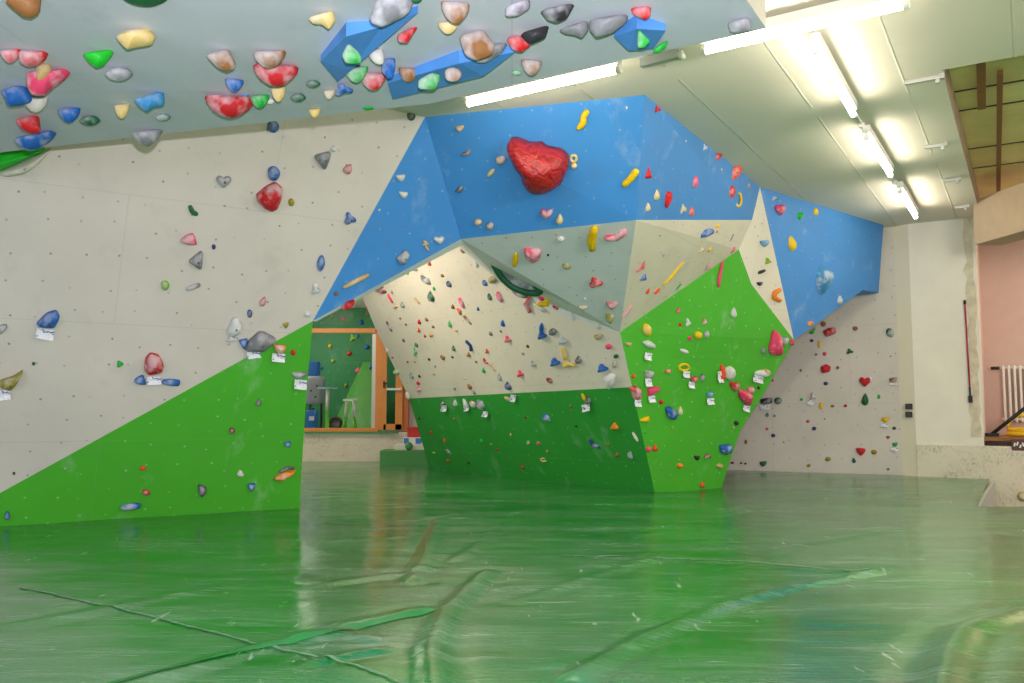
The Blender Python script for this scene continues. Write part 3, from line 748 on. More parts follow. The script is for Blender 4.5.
def hold_mat(c, ch):
    k = 'hold_%s_%d' % (HW[c].replace(' ', '_'), ch)
    if k in MATS: return MATS[k]
    m, nt, b = new_mat(k); tc = N(nt, 'ShaderNodeTexCoord'); v = tc.outputs['Object']; rgb = srgb(*HC[c])
    base = mixc(nt, maprange(nt, noise_tex(nt, v, 9, 4), .3, .7), [x * .82 for x in rgb], [min(1, x * 1.12) for x in rgb])
    if ch:
        lo = {1: .54, 2: .49, 3: .36}[ch]
        base = mixc(nt, mul(nt, maprange(nt, noise_tex(nt, v, 5.5, 3, .55), lo, lo + .13), (.42, .56, .8)[ch - 1]), base, (.66, .66, .68))
    nt.links.new(base, b.inputs['Base Color']); b.inputs['Roughness'].default_value = .5 + .1 * ch; b.inputs['Specular IOR Level'].default_value = .4
    bp = N(nt, 'ShaderNodeBump'); bp.inputs['Strength'].default_value = .5; bp.inputs['Distance'].default_value = .01
    nt.links.new(noise_tex(nt, v, 28, 5), bp.inputs['Height']); nt.links.new(bp.outputs[0], b.inputs['Normal'])
    return m
BOLT = plain('bolt_steel', (.16, .16, .17), .4, .7)
def tagmat():
    m, nt, b = new_mat('route_tag_paper'); tc = N(nt, 'ShaderNodeTexCoord'); v = tc.outputs['Object']
    w1 = maprange(nt, noise_tex(nt, v, 26, 2, .5, (1, 1, 2.4)), .585, .61)
    w2 = maprange(nt, noise_tex(nt, v, 17, 2, .5, (1.3, 1, 3.0)), .60, .62)
    base = mixc(nt, mul(nt, w1, .8), srgb(232, 232, 238), srgb(60, 60, 90)); base = mixc(nt, mul(nt, w2, .7), base, srgb(50, 80, 190))
    nt.links.new(base, b.inputs['Base Color']); b.inputs['Roughness'].default_value = .6
    return m
TAGM = tagmat()
SH = {}
def circ(n, f): return [f(2 * math.pi * i / n) for i in range(n)]
SH['round'] = circ(14, lambda a: (math.cos(a) * (1 + .07 * math.sin(3 * a + 1)), math.sin(a) * (1 + .06 * math.cos(2 * a))))
SH['half'] = [(-1, .75), (-.4, .9), (.3, .95), (1, 1), (.92, .3), (.68, -.35), (.3, -.85), (-.05, -1), (-.42, -.8), (-.75, -.3), (-.95, .2)]
SH['lens'] = circ(14, lambda a: (math.cos(a), math.sin(a) * (abs(math.sin(a)) ** .35)))
SH['drop'] = [(0.1, 1), (.5, .55), (.85, 0), (.9, -.5), (.55, -.9), (0, -1), (-.6, -.88), (-.95, -.45), (-.8, .05), (-.35, .6)]
SH['tri'] = [(-1, .9), (-.3, .95), (.5, .95), (1, .75), (.7, .2), (.35, -.5), (.05, -1), (-.2, -.7), (-.6, 0)]
SH['tri2'] = [(0, 1), (.35, .4), (.8, -.4), (1, -.9), (.3, -1), (-.4, -.95), (-1, -.85), (-.6, -.1), (-.25, .6)]
SH['star'] = circ(18, lambda a: (math.cos(a) * (.72 + .28 * math.cos(3 * a + .6)) * 1.05, math.sin(a) * (.72 + .28 * math.cos(3 * a + .6)) * 1.05))
SH['heart'] = [(0, .62), (.3, .95), (.75, 1), (1, .6), (.9, .1), (.5, -.5), (.1, -1), (-.35, -.6), (-.85, 0), (-1, .55), (-.7, .95), (-.3, .9)]
SW = {'round': 'rounded', 'half': 'half moon', 'lens': 'oval', 'drop': 'drop shaped', 'tri': 'triangular', 'tri2': 'wedge shaped', 'star': 'lobed', 'heart': 'heart shaped', 'bar': 'bar shaped', 'ring': 'ring shaped', 'cres': 'crescent', 'poly': 'chunky', 'vol': 'faceted', 'big': 'wrinkled sack shaped'}
HOLDS = []
ALL = {k: v for k, v in PICK.items() if k not in ('wall_shop', 'wall_shop_facet')}
def pick(x, y, only=None):
    best = None; d = ray(x, y).normalized()
    for k, t in ALL.items():
        if only and k != only: continue
        if not only and k == 'roof': continue
        loc, nrm, _, dist = t.ray_cast(CAM, d)
        if loc is not None and (best is None or dist < best[2]):
            if nrm.dot(d) > 0: nrm = -nrm
            best = (loc, nrm, dist, k)
    return best
def frame_for(x, y, surf, ytop=None):
    """base point, outward normal, plane on which the outline is laid out, wall flag"""
    if surf == 'roof':
        h = pick(x, ytop, 'roof'); d = ray(x, ytop).normalized()
        if h is None:
            p = at_z(x, ytop, ZR); h = (p, Vector((0, 0, -1)), 0, 'roof')
        m = Vector((-d.x, -d.y, 0)).normalized()
        return h[0], Vector((0, 0, -1)), m, False, 'roof'
    h = pick(x, y, surf if surf else None) or pick(x, y)
    if h is None: h = pick(x - 3, y - 5) or pick(x + 4, y - 3)
    if h is None: return None
    d = ray(x, y).normalized(); c = -h[1].dot(d)
    if c > .55: return h[0], h[1], h[1], True, h[3]
    m = (h[1] + (-d) * (.9 if c > .3 else 1.6)).normalized()
    return h[0], h[1], m, False, h[3]
def onplane(x, y, p, m):
    d = ray(x, y); return CAM + d * ((p - CAM).dot(m) / d.dot(m))
def smooth_outline(pts, it):
    for _ in range(it):
        q = []
        for a, b in zip(pts, pts[1:] + pts[:1]):
            q += [(a[0] * .86 + b[0] * .14, a[1] * .86 + b[1] * .14), (a[0] * .14 + b[0] * .86, a[1] * .14 + b[1] * .86)]
        pts = q
    return pts
def area_c(pts):
    A = cx = cy = 0
    for (x0, y0), (x1, y1) in zip(pts, pts[1:] + pts[:1]):
        k = x0 * y1 - x1 * y0; A += k; cx += (x0 + x1) * k; cy += (y0 + y1) * k
    return (cx / (3 * A), cy / (3 * A)) if abs(A) > 1e-6 else pts[0]
def puff(px, base, nrm, m, flat, depth, seed, facet=False, ncen=None):
    """px: outline in photo pixels; grown into a domed solid on its wall"""
    c2 = ncen or area_c(px); big = depth > .07
    sc = (1.0, .95, .82, .6, .32) if len(px) < 60 else (1.0, .95, .82, .6, .32)
    mid = onplane(c2[0], c2[1], base, m)
    off = nrm * (depth * .30 if flat else 0)
    p0 = base + off
    bm = bmesh.new(); rings = []
    hs = []
    for s in sc: hs.append(max(0.0, 1 - s * s) ** .62)
    def pt(x, y): return onplane(x, y, p0, m)
    rn = random.Random(seed); sd = rn.uniform(0, 90)
    for s, h in zip(sc, hs):
        R_ = []
        for (x, y) in px:
            q = pt(c2[0] + (x - c2[0]) * s, c2[1] + (y - c2[1]) * s)
            k = 1 + .25 * noise.noise(q * (3.0 / max(depth, .03)) * .25 + Vector((sd, 0, 0)))
            R_.append(bm.verts.new(q + m * depth * h * k))
        rings.append(R_)
    n = len(px)
    for a, b in zip(rings, rings[1:]):
        for i in range(n): bm.faces.new((a[i], a[(i + 1) % n], b[(i + 1) % n], b[i]))
    top = bm.verts.new(pt(*c2) + m * depth * 1.02)
    for i in range(n): bm.faces.new((rings[-1][i], rings[-1][(i + 1) % n], top))
    if flat:      # skirt back to the wall
        B = [bm.verts.new(v.co - nrm * ((v.co - base).dot(nrm) + .006)) for v in rings[0]]
        for i in range(n): bm.faces.new((B[i], B[(i + 1) % n], rings[0][(i + 1) % n], rings[0][i]))
        bm.faces.new(B)
    else:
        prev = rings[0]
        for s, h in list(zip(sc, hs))[1:]:
            R_ = [bm.verts.new(pt(c2[0] + (x - c2[0]) * s, c2[1] + (y - c2[1]) * s) - m * depth * h) for (x, y) in px]
            for i in range(n): bm.faces.new((R_[i], R_[(i + 1) % n], prev[(i + 1) % n], prev[i]))
            prev = R_
        bm.faces.new(prev)
    tip = pt(*c2) + m * depth * 1.0
    return bm, tip
def finish(bm, mat, origin, tip, nrm, npx, info, facet=False):
    bmesh.ops.translate(bm, verts=bm.verts, vec=-origin)
    o = obj('climbing_hold', bm, mat, None, not facet); o.location = origin
    if npx >= 12 and tip is not None and info['sf'] != 'roof':
        b = bmesh.new(); r = .008
        t = tip - origin; z = nrm.to_track_quat('Z', 'Y')
        lathe(b, [(0, -.012), (r * 1.5, -.012), (r * 1.5, .004), (r, .008), (r * .55, .008), (r * .5, .001), (0, .001)], seg=10)
        bmesh.ops.rotate(b, verts=b.verts, matrix=z.to_matrix()); bmesh.ops.translate(b, verts=b.verts, vec=t - nrm * .004)
        obj('bolt', b, BOLT, o)
    info['o'] = o; HOLDS.append(info); return o
def hold(x, y, w, h, shape, col, ch=0, rot=0, surf=None, k=.55, poly=None, bias=0, extra=None):
    seed = int(x * 31 + y * 17) & 0xffff; rn = random.Random(seed)
    if poly is None:
        a = math.radians(rot); sx = -1 if rn.random() < .4 and shape in ('half', 'drop', 'tri2', 'heart') else 1
        P = [(sx * u * w / 2, -v * h / 2) for u, v in smooth_outline(SH[shape], 1)]
        P = [(x + u * math.cos(a) - v * math.sin(a), y + u * math.sin(a) + v * math.cos(a)) for u, v in P]
    else:
        P = smooth_outline(poly, 1 if shape == 'vol' else 2) if shape != 'vol' else poly
        xs = [p[0] for p in P]; ys = [p[1] for p in P]; x, y = area_c(P); w, h = max(xs) - min(xs), max(ys) - min(ys)
    fr = frame_for(x, y, surf, min(p[1] for p in P) if surf == 'roof' else None)
    if fr is None: print('MISS', x, y); return
    base, nrm, m, flat, sf = fr
    base = base - (base - CAM).normalized() * bias
    mpp = (base - CAM).length / FPX
    depth = k * min(w, h) * mpp * (.85 if flat else .6)
    depth = max(.012, min(depth, .30))
    if surf == 'roof': depth = max(depth, .3 * w * mpp)
    bm, tip = puff(P, base, nrm, m, flat, depth, seed)
    return finish(bm, hold_mat(col, ch), base.copy(), tip, m, min(w, h), dict(x=x, y=y, w=w, h=h, s=shape, c=col, ch=ch, sf=sf, extra=extra))
def sweep(pts, t, shape, col, ch=0, surf=None, closed=False, taper=.45, t2=None):
    xs = [p[0] for p in pts]; ys = [p[1] for p in pts]; x, y = sum(xs) / len(xs), sum(ys) / len(ys)
    w, h = max(xs) - min(xs) + t, max(ys) - min(ys) + t
    fr = frame_for(x, y, surf, min(ys) if surf == 'roof' else None)
    if fr is None: print('MISS', x, y); return
    base, nrm, m, flat, sf = fr; mpp = (base - CAM).length / FPX; r = t * mpp / 2
    P3 = [onplane(a, b, base + nrm * r * .5, m) for a, b in pts]
    bm = bmesh.new(); rings = []; n = len(P3); N_ = 10; sd = random.Random(int(x * 7 + y)).uniform(0, 50)
    for i, p in enumerate(P3):
        a = P3[(i - 1) % n if closed else max(i - 1, 0)]; b = P3[(i + 1) % n if closed else min(i + 1, n - 1)]
        tt = (b - a).normalized(); e1 = m; e2 = tt.cross(e1).normalized()
        f = i / (n - 1); rr = r * (1 if closed else (taper + (1 - taper) * math.sin(math.pi * min(1, max(0, .12 + .76 * f))) ** .7))
        if t2: rr = (t + (t2 - t) * f) * mpp / 2 * (.75 if i in (0, n - 1) else 1)
        rr *= 1 + .15 * noise.noise(Vector((f * 5 + sd, 0, 0)))
        rings.append([bm.verts.new(p + e1 * rr * math.sin(q) * .9 + e2 * rr * math.cos(q)) for q in [2 * math.pi * k / N_ for k in range(N_)]])
    for i in range(n if closed else n - 1):
        A, B = rings[i], rings[(i + 1) % n]
        for k in range(N_): bm.faces.new((A[k], A[(k + 1) % N_], B[(k + 1) % N_], B[k]))
    if not closed:
        for R_, p, q in ((rings[0], P3[0], P3[1]), (rings[-1], P3[-1], P3[-2])):
            tipv = bm.verts.new(p + (p - q).normalized() * r * .4)
            for k in range(N_): bm.faces.new((R_[k], R_[(k + 1) % N_], tipv))
    return finish(bm, hold_mat(col, ch), base.copy(), (P3[len(P3) // 2] + m * r * .88), m, min(t, 20), dict(x=x, y=y, w=w, h=h, s=shape, c=col, ch=ch, sf=sf, extra=None))
TAGS = []
def route_tag(x, y, w, h, surf=None, rot=0):
    fr = frame_for(x, y, surf)
    if fr is None: return
    base, nrm, m, flat, sf = fr; a = math.radians(rot + random.Random(int(x * y)).uniform(-14, 14))
    bm = bmesh.new(); vs_ = []; r_ = random.Random(int(x + y * 3))
    front, backv = [], []
    for i in range(4):
        for j in range(4):
            u, v = (i / 3 - .5) * w, (j / 3 - .5) * h
            q = onplane(x + u * math.cos(a) - v * math.sin(a), y + u * math.sin(a) + v * math.cos(a), base + nrm * .012, m if flat else nrm)
            q = q + nrm * (.012 + r_.uniform(0, .012) + (.02 if j == 3 else 0))
            front.append(bm.verts.new(q)); backv.append(bm.verts.new(q - nrm * .003))
    for i in range(3):
        for j in range(3):
            k = i * 4 + j
            bm.faces.new((front[k], front[k + 1], front[k + 5], front[k + 4])); bm.faces.new((backv[k + 4], backv[k + 5], backv[k + 1], backv[k]))
    be = [i * 4 for i in range(4)] + [12 + j for j in (1, 2, 3)] + [i * 4 + 3 for i in (2, 1, 0)] + [2, 1]
    for p_, q_ in zip(be, be[1:] + be[:1]): bm.faces.new((front[p_], front[q_], backv[q_], backv[p_]))
    bmesh.ops.translate(bm, verts=bm.verts, vec=-base)
    o = obj('route_tag', bm, TAGM); o.location = base; TAGS.append(dict(o=o, x=x, y=y, sf=sf, w=w, h=h))
def crop(x0, y0, s, text, surf=None, bias=0):
    """one hold per line: x y w h shape colour chalk [rot] | T tag | L bar/crescent polyline | P outline"""
    cx = lambda v: x0 + float(v) / s
    cyy = lambda v: y0 + float(v) / s
    for ln in text.strip().split(';'):
        f = ln.split()
        if not f: continue
        if f[0] == 'T': route_tag(cx(f[1]), cyy(f[2]), float(f[3]) / s, float(f[4]) / s, surf)
        elif f[0] == 'L':        # L thickness shape colour chalk x y x y ...
            q = [float(v) for v in f[5:]]; P = [(cx(q[i]), cyy(q[i + 1])) for i in range(0, len(q), 2)]
            Q = []
            for a, b in zip(P, P[1:]):
                for t in range(3): Q.append((a[0] + (b[0] - a[0]) * t / 3, a[1] + (b[1] - a[1]) * t / 3))
            Q.append(P[-1])
            th = f[1].split(':'); sweep(Q, float(th[0]) / s, f[2], f[3], int(f[4]), surf, t2=(float(th[1]) / s if len(th) > 1 else None))
        elif f[0] == 'R':        # R x y w h thickness colour chalk
            x, y, w, h, t = (float(v) / s for v in f[1:6])
            P = [(x0 + x + (w - t) / 2 * math.cos(a), y0 + y + (h - t) / 2 * math.sin(a)) for a in [i * math.pi / 9 for i in range(18)]]
            sweep(P, t, 'ring', f[6], int(f[7]), surf, closed=True)
        elif f[0] == 'P':        # P colour chalk x y ...
            q = [float(v) for v in f[3:]]
            hold(0, 0, 0, 0, 'poly', f[1], int(f[2]), surf=surf, poly=[(cx(q[i]), cyy(q[i + 1])) for i in range(0, len(q), 2)], bias=bias)
        else:
            hold(cx(f[0]), cyy(f[1]), float(f[2]) / s, float(f[3]) / s, f[4], f[5], int(f[6]) if len(f) > 6 else 0, float(f[7]) if len(f) > 7 else 0, surf=surf, bias=bias)

# --- blue plywood volumes under the roof
def volume(outline, ridge, label, drop=.07):
    """outline in pixels of the panel that hangs from the roof underside; ridge = the two outline corners the fold runs between"""
    p = at_z(sum(q[0] for q in outline) / len(outline), sum(q[1] for q in outline) / len(outline), ZR)
    bm = bmesh.new(); F = []; Bk = []; n = len(outline)
    for i, (x, y) in enumerate(outline):
        q = at_z(x, y, ZR - (drop if i in ridge else .035)); F.append(bm.verts.new(q)); Bk.append(bm.verts.new(Vector((q.x, q.y, ZR))))
    a, b = ridge
    bm.faces.new([F[i % n] for i in range(a, b + 1)]); bm.faces.new([F[i % n] for i in range(b, a + n + 1)])
    for i in range(n): bm.faces.new((F[i], F[(i + 1) % n], Bk[(i + 1) % n], Bk[i]))
    bm.faces.new(list(reversed(Bk)))
    bmesh.ops.translate(bm, verts=bm.verts, vec=-p)
    o = obj('wall_volume', bm, MATS.get('volume_blue') or plain('volume_blue', srgb(78, 142, 214), .55, vary=.12, bscale=12)); o.location = p
    tag(o, label, 'climbing volume', 'blue plywood volumes under the overhang')
q3 = lambda *v: [(340 + v[i] / 5.12, v[i + 1] / 5.12) for i in range(0, len(v), 2)]
q4 = lambda *v: [(500 + v[i] / 5.12, v[i + 1] / 5.12) for i in range(0, len(v), 2)]
volume([(320.6, 61.5), (346, 36.5), (381, 27), (418, 12.5), (388, 39), (350, 71), (337.5, 82)], (1, 5), 'large faceted blue volume, leftmost of three under the overhang')
volume(q3(245, 425, 610, 325, 900, 265, 735, 390, 268, 510), (1, 3), 'long thin faceted blue volume, middle one of three under the overhang')
volume(q4(583, 190, 700, 147, 848, 157, 785, 250, 660, 260), (1, 4), 'small six sided blue volume, rightmost of three under the overhang')

R = 'roof'
crop(0, 0, 5.12, """P br 0 25 8 70 -20 215 -20 205 70 165 92 120 85 60 40;P dg 0 620 -10 700 -30 860 -30 860 0 800 20 740 22 670 12;P cy 1 590 190 640 160 760 148 800 190 780 230 690 240 650 252 620 225;
P bg 0 420 275 585 252 580 280 535 335 495 347 450 315;55 288 112 72 half r 2;P r 2 92 262 175 262 250 268 240 300 200 335 140 342 100 320;P k 2 130 370 250 368 372 350 350 395 260 460 225 490 165 487 135 440;215 360 110 85 drop t 1 -50;610 380 145 70 lens gy 2;
P b 1 0 462 75 440 135 445 168 505 155 525 110 540 40 545 22 500;185 535 130 85 half w 2;355 590 120 80 half b 1;460 618 110 52 lens dg 1;625 570 82 78 half cy 1;P lb 1 680 508 840 465 845 542 790 550 755 572 715 550;835 602 80 38 lens dg 2;
P r 1 75 608 200 588 212 680 160 685 100 655""", R)
crop(0, 120, 5.12, "P b 2 65 95 180 70 302 53 270 100 200 150 140 158 90 130;P gy 2 665 65 845 45 800 110 760 138 710 120", R)
crop(180, 0, 5.12, """P br 2 125 282 250 250 285 320 283 352 240 368 190 345;P cy 1 655 95 720 72 788 60 798 105 765 152 725 122 680 120;460 305 170 92 half br 2;490 387 236 110 half r 2;278 438 98 68 half b 1;L 30 cres lb 2 200 500 240 525 300 525 345 480;
255 547 260 112 half r 2;410 520 100 72 half g 1;505 482 78 82 half cy 1;682 430 76 38 lens dg 1;605 500 82 44 lens dg 1;765 485 60 50 half t 2;835 460 106 68 star b 1;690 580 60 48 half cy 0;460 520 50 28 lens w 2""", R)
crop(340, 0, 5.12, """P gy 2 150 90 185 0 240 -20 385 -5 355 70 215 138 160 118;275 -4 110 32 lens bg 0;390 0 60 34 lens dg 0;P r 1 290 182 345 150 402 137 370 185 345 222 300 217;
195 285 100 80 drop w 2 40;85 382 122 84 half g 2;168 418 138 92 half r 2;P b 1 210 325 240 298 282 297 285 345 270 400 245 405 215 370;350 385 104 76 half br 1;590 65 150 115 half br 2;555 143 106 66 half cy 1;
P br 2 605 182 735 152 795 232 782 280 700 312 640 285;P gy 1 780 225 862 222 830 270 740 322 690 318;P p 2 845 38 972 -5 975 40 915 78 848 85;P r 1 848 198 915 180 982 230 930 268 880 255;905 372 52 26 lens g 2;145 555 60 16 lens g 0""", R)
crop(500, 0, 5.12, """P bk 0 97 175 255 128 235 195 150 228;160 347 108 82 half br 2;P bk 1 200 58 388 18 345 92 290 115 240 100;P gy 0 300 155 450 108 455 155 422 195 385 178 320 170;P gy 0 452 108 655 75 655 108 580 165 490 192 458 155;
P r 1 668 42 775 35 770 85 745 103 680 75;P g 0 860 205 855 240 810 272 780 265 805 235""", R)
crop(340, 0, 5.12, "P g 2 40 220 90 260 112 292 105 325 30 325 8 285;P g 2 400 410 470 372 520 385 490 460 400 455;578 382 90 78 round br 2", R, .22)
crop(500, 0, 5.12, "P g 1 705 145 770 210 740 245 703 245", R, .2)
crop(680, 0, 2.971, "P gy 1 140 70 175 58 208 55 213 95 150 97", R)
# --- left wall
L = 'wall_left'
crop(0, 120, 5.12, "P bg 0 -200 190 0 160 255 143 120 205 0 258 -200 300;P w 1 268 146 205 218 120 275 40 290 0 286 0 262 130 205 240 155;L 24 cres dg 0 972 440 985 470 1010 485;965 615 60 80 half k 2 80", L)
crop(180, 120, 5.12, """225 318 78 62 heart gy 2;480 275 62 80 round b 1;P r 2 393 385 440 345 490 318 525 345 520 400 500 455 468 472 430 455 400 425;570 422 30 42 round dy 0;P gy 1 683 183 780 158 742 265;862 250 46 58 drop r 2 30;870 507 65 68 star b 1;
173 650 20 28 round db 0;478 35 56 66 round b 1;788 148 36 30 lens w 3 -30""", L)
crop(0, 240, 5.12, """845 233 42 52 round lg 1;P b 1 185 430 240 375 290 360 308 395 280 452 200 445;T 230 476 92 50;P gy 2 -10 440 35 430 38 450 0 488;P g 0 603 615 637 636 600 655;P r 2 770 580 815 590 840 640 830 680 760 692 738 670 745 610""", L)
crop(0, 360, 4.02, """T 618 78 56 28;562 83 38 46 half b 1 80;L 24:34 bar b 1 655 87 720 92;P dy 1 0 85 55 68 97 40 65 100 40 122 0 110;T 18 135 44 38;575 435 25 18 lens or 1;588 533 35 22 lens r 1 20;L 28 bar b 2 490 594 562 585;30 625 25 35 drop b 1;135 15 14 14 round dg 0;56 456 12 12 round dg 1""", L)
crop(180, 240, 5.12, """P gy 1 38 112 118 48 112 160;L 26 bar gy 2 38 252 70 240 100 228;722 120 40 86 lens b 1 8;695 255 50 50 star gy 3;652 380 36 30 lens w 3;425 315 34 52 drop r 2 20;357 378 26 44 round db 1;542 437 30 30 half dy 1;
P w 3 240 470 270 400 300 395 318 430 310 480 260 500;265 505 66 40 star gy 3;P b 1 297 515 350 503 330 568;P gy 1 330 570 350 520 415 465 490 502 492 518 430 572;T 375 583 66 32;512 560 66 50 half o 2;T 502 598 66 40;580 577 26 28 round r 1;
L 28 bar t 1 838 243 965 178;800 275 22 22 round br 1;P r 1 825 350 850 320 895 305 890 335 850 362;695 232 30 34 lens w 3 70""", L)
crop(180, 360, 4.27, """335 182 25 28 drop p 1;510 65 70 28 half gy 2;T 513 100 52 38;222 303 24 28 round dr 1;460 362 30 25 half b 1;258 484 32 28 drop w 1;305 545 32 35 half b 1;P o 1 398 508 430 485 495 470 485 485 450 500 430 520;L 14 cres p 1 425 478 455 462 488 462;P p 1 78 530 115 545 110 570 92 588 80 570;410 -2 40 8 lens w 2""", L)
crop(340, 0, 5.12, "365 595 40 50 round bk 1", L)
crop(360, 120, 5.69, "232 330 52 40 half w 1;248 427 50 38 half w 1;110 512 14 14 round w 0;460 678 34 20 lens w 1", L)
crop(360, 230, 4.55, "P gy 2 165 130 208 90 228 108 202 160 180 152;298 60 38 28 star t 1;L 12 bar t 1 296 68 314 96;360 48 48 36 heart w 2", L)
# --- centre wall
crop(360, 120, 5.69, "566 50 50 36 half t 1;P br 1 568 195 605 180 625 162 628 190 600 202;P bk 1 536 410 572 372 590 385 575 412;670 582 46 36 lens t 1;740 605 42 44 round br 2;745 302 60 28 lens cy 1 -50", 'wall_centre')
crop(480, 90, 4.556, """93 320 48 42 round br 2;P r 0 120 260 135 228 165 225 225 250 275 245 300 265 370 280 400 310 400 360 370 430 310 468 250 474 215 452 195 415 188 375 150 330;R 427 312 38 42 12 cy 0;428 346 28 28 round cy 1;
L 30 bar y 0 448 178 470 150 472 120 490 95;L 30:34 bar y 0 655 435 690 400 715 365;303 567 58 44 heart k 2;362 588 36 48 drop cy 1;45 620 38 34 round bk 2;2 603 14 22 round t 1""", 'wall_centre')
crop(480, 220, 3.79, """L 34 bar y 0 425 112 422 75 435 30;L 26:30 bar k 2 475 68 515 68 550 42;305 73 32 20 lens w 2;P k 2 165 108 232 115 228 145 202 162 170 140;133 152 24 56 lens y 0 6;258 133 9 9 round bk 0;328 176 34 20 lens dy 1 15;437 238 58 36 star r 1;500 325 44 28 heart r 2;492 375 32 34 half dy 1;390 334 34 16 half t 2""", 'wall_centre')
LENS = [(480 + x / 3.79, 220 + y / 3.79) for x, y in ((48, 160), (75, 162), (110, 174), (150, 196), (190, 222), (232, 266), (215, 278), (170, 274), (120, 252), (80, 215))]
lo = hold(0, 0, 0, 0, 'poly', 'gy', 2, surf='wall_soffit', poly=LENS, k=.10, bias=.04)
if lo:
    b_, n_, m_, fl_, sf_ = frame_for(*area_c(LENS), 'wall_soffit'); b_ = b_ - (b_ - CAM).normalized() * .04
    rb = bmesh.new(); pr = [onplane(x, y, b_ + n_ * .02, m_) for x, y in smooth_outline(LENS, 2)]; tube(rb, pr + [pr[0]], .045, 8, caps=False)
    bmesh.ops.translate(rb, verts=rb.verts, vec=-lo.location); ro = obj('rim', rb, hold_mat('dg', 0), lo, True); ro['label'] = 'dark green rim'
# --- inner cave wall
I = 'wall_inner'
crop(480, 220, 3.79, """L 18:26 bar y 0 215 318 255 320 255 275 290 298;235 293 36 30 half k 0;L 22 cres r 2 190 295 175 320 188 350;L 20 bar w 2 205 318 245 345;290 330 34 20 lens r 1 20;L 14 cres w 3 338 325 345 350 354 378;L 16 bar w 2 436 382 450 412;448 445 30 22 half dy 1;487 480 25 20 lens k 0 15;150 280 64 22 lens gy 2 25;
20 238 25 27 round b 1;47 227 28 28 round dy 1;38 290 22 32 round dg 1;P k 2 62 270 80 265 94 300 82 315 62 300;87 388 20 34 drop b 0;42 430 18 18 round bk 1;80 422 10 10 round bk 0;108 452 45 32 star k 1;232 412 16 44 lens b 0;234 438 34 34 star b 0;275 425 26 28 round bk 1;312 458 32 36 star dg 3;
L 18 bar y 1 315 488 322 530;L 18 cres y 1 318 555 340 545 362 552;372 530 24 30 drop bk 1;283 540 38 34 star b 0;203 545 30 28 star gy 2;182 478 14 14 round bk 0;28 497 20 22 star or 0;L 11 cres r 1 14 525 20 540 32 542;15 568 18 24 drop g 0;L 10 bar t 1 38 548 58 572;75 592 20 36 drop gy 2;108 626 34 38 drop db 1;155 582 38 34 star k 0;267 608 34 24 half dr 1;463 563 42 34 star b 0;
515 517 18 16 round dg 0;508 546 16 32 drop br 2;P w 3 470 590 490 580 512 590 508 625 490 645 476 620;165 507 16 12 lens gy 2;398 300 10 10 round w 2""", I)
crop(360, 230, 4.55, """470 95 30 22 lens br 1 20;217 195 20 18 round g 0;255 178 50 20 lens gy 1;317 148 22 32 drop or 1;P gy 2 273 202 300 215 325 203 330 250 305 248 280 232;377 207 22 18 round br 0;407 245 32 34 round db 1;325 298 42 58 drop dg 1;338 265 16 22 round g 0;R 103 268 90 40 16 dr 1;147 283 14 18 round br 1;L 14 bar k 0 128 292 148 330;
163 345 32 32 star t 1;195 338 26 34 drop dg 2;L 15 bar t 1 248 308 272 335;184 402 12 12 round br 0;210 430 13 13 round p 0;271 415 20 30 drop r 1;305 407 22 18 lens br 0;270 455 24 26 star or 1;335 440 20 14 lens br 0;297 482 14 18 round r 0;325 475 32 28 star t 0;410 425 24 38 drop g 1;P k 2 445 310 465 300 480 330 475 362 455 345;455 372 32 36 tri or 1;424 347 22 26 drop br 1;L 16 bar br 2 472 392 508 428;
440 457 26 18 lens t 1 20;L 16 bar p 2 122 418 145 460;200 502 16 18 round p 0;252 552 26 54 star g 1;258 522 22 24 round dg 1;125 545 20 28 drop w 2;150 580 20 12 lens k 0;316 588 15 15 round bk 1;380 580 32 24 half br 0;427 535 22 34 drop dg 1;422 578 16 12 lens bk 0;L 20 cres db 0 482 505 505 525 505 550;497 567 24 28 star br 1;538 357 16 22 drop b 0;
168 640 38 38 drop lg 2;237 660 24 32 drop dg 2;272 665 16 16 round bk 1;218 600 12 12 round dr 0;250 595 20 16 lens t 1;338 655 16 14 round t 1;343 620 10 12 round gy 1;530 600 16 14 round br 1;532 155 22 34 lens gy 3;30 350 12 10 round k 1;75 458 18 14 round k 1;487 568 12 14 round t 0""", I)
crop(400, 370, 5.256, """98 68 26 22 round r 1;100 100 36 40 star k 2;287 90 14 40 lens dg 3;370 88 36 32 half br 0 10;392 118 20 22 round gy 2;340 45 18 12 lens t 1;225 172 32 34 star bk 2;T 234 198 28 30;292 168 28 46 drop g 3;P w 3 328 150 350 145 360 175 365 205 335 195;T 352 200 26 22;388 180 50 40 half r 3;P gy 2 402 155 450 150 455 190 430 212 405 200;T 452 228 28 26;
570 152 48 28 heart t 1;T 598 144 28 34;40 135 22 44 lens y 3 -20;103 255 16 18 round bk 0;285 253 18 22 drop br 1;660 247 16 20 round dr 0;P b 2 742 245 765 222 795 240 795 275 760 265;165 328 18 20 round r 1;235 368 20 24 drop or 0;430 372 24 26 round g 2;583 338 12 24 lens t 1;675 380 24 26 drop gy 2;730 384 26 20 lens k 1;182 435 26 14 lens lg 1;
P gy 1 235 415 262 415 275 445 255 442;513 416 20 18 round dr 0;775 425 16 18 lens br 1;R 757 472 42 26 10 t 1;255 477 18 18 round r 0;363 487 18 18 round bk 0;645 508 22 24 drop r 0;480 390 12 12 round lg 1""", I)
crop(540, 370, 5.256, """L 20 bar y 0 222 125 240 165;252 160 32 44 drop bk 1;T 246 194 42 36;162 190 16 24 lens br 1;192 294 20 18 round bk 0;390 293 46 36 tri2 o 0;L 24 bar db 1 260 370 285 398 318 405;357 393 14 14 round br 1;404 447 22 24 drop br 1;P dg 2 455 428 475 425 488 470 468 462;L 18 bar w 1 488 330 514 374""", I)
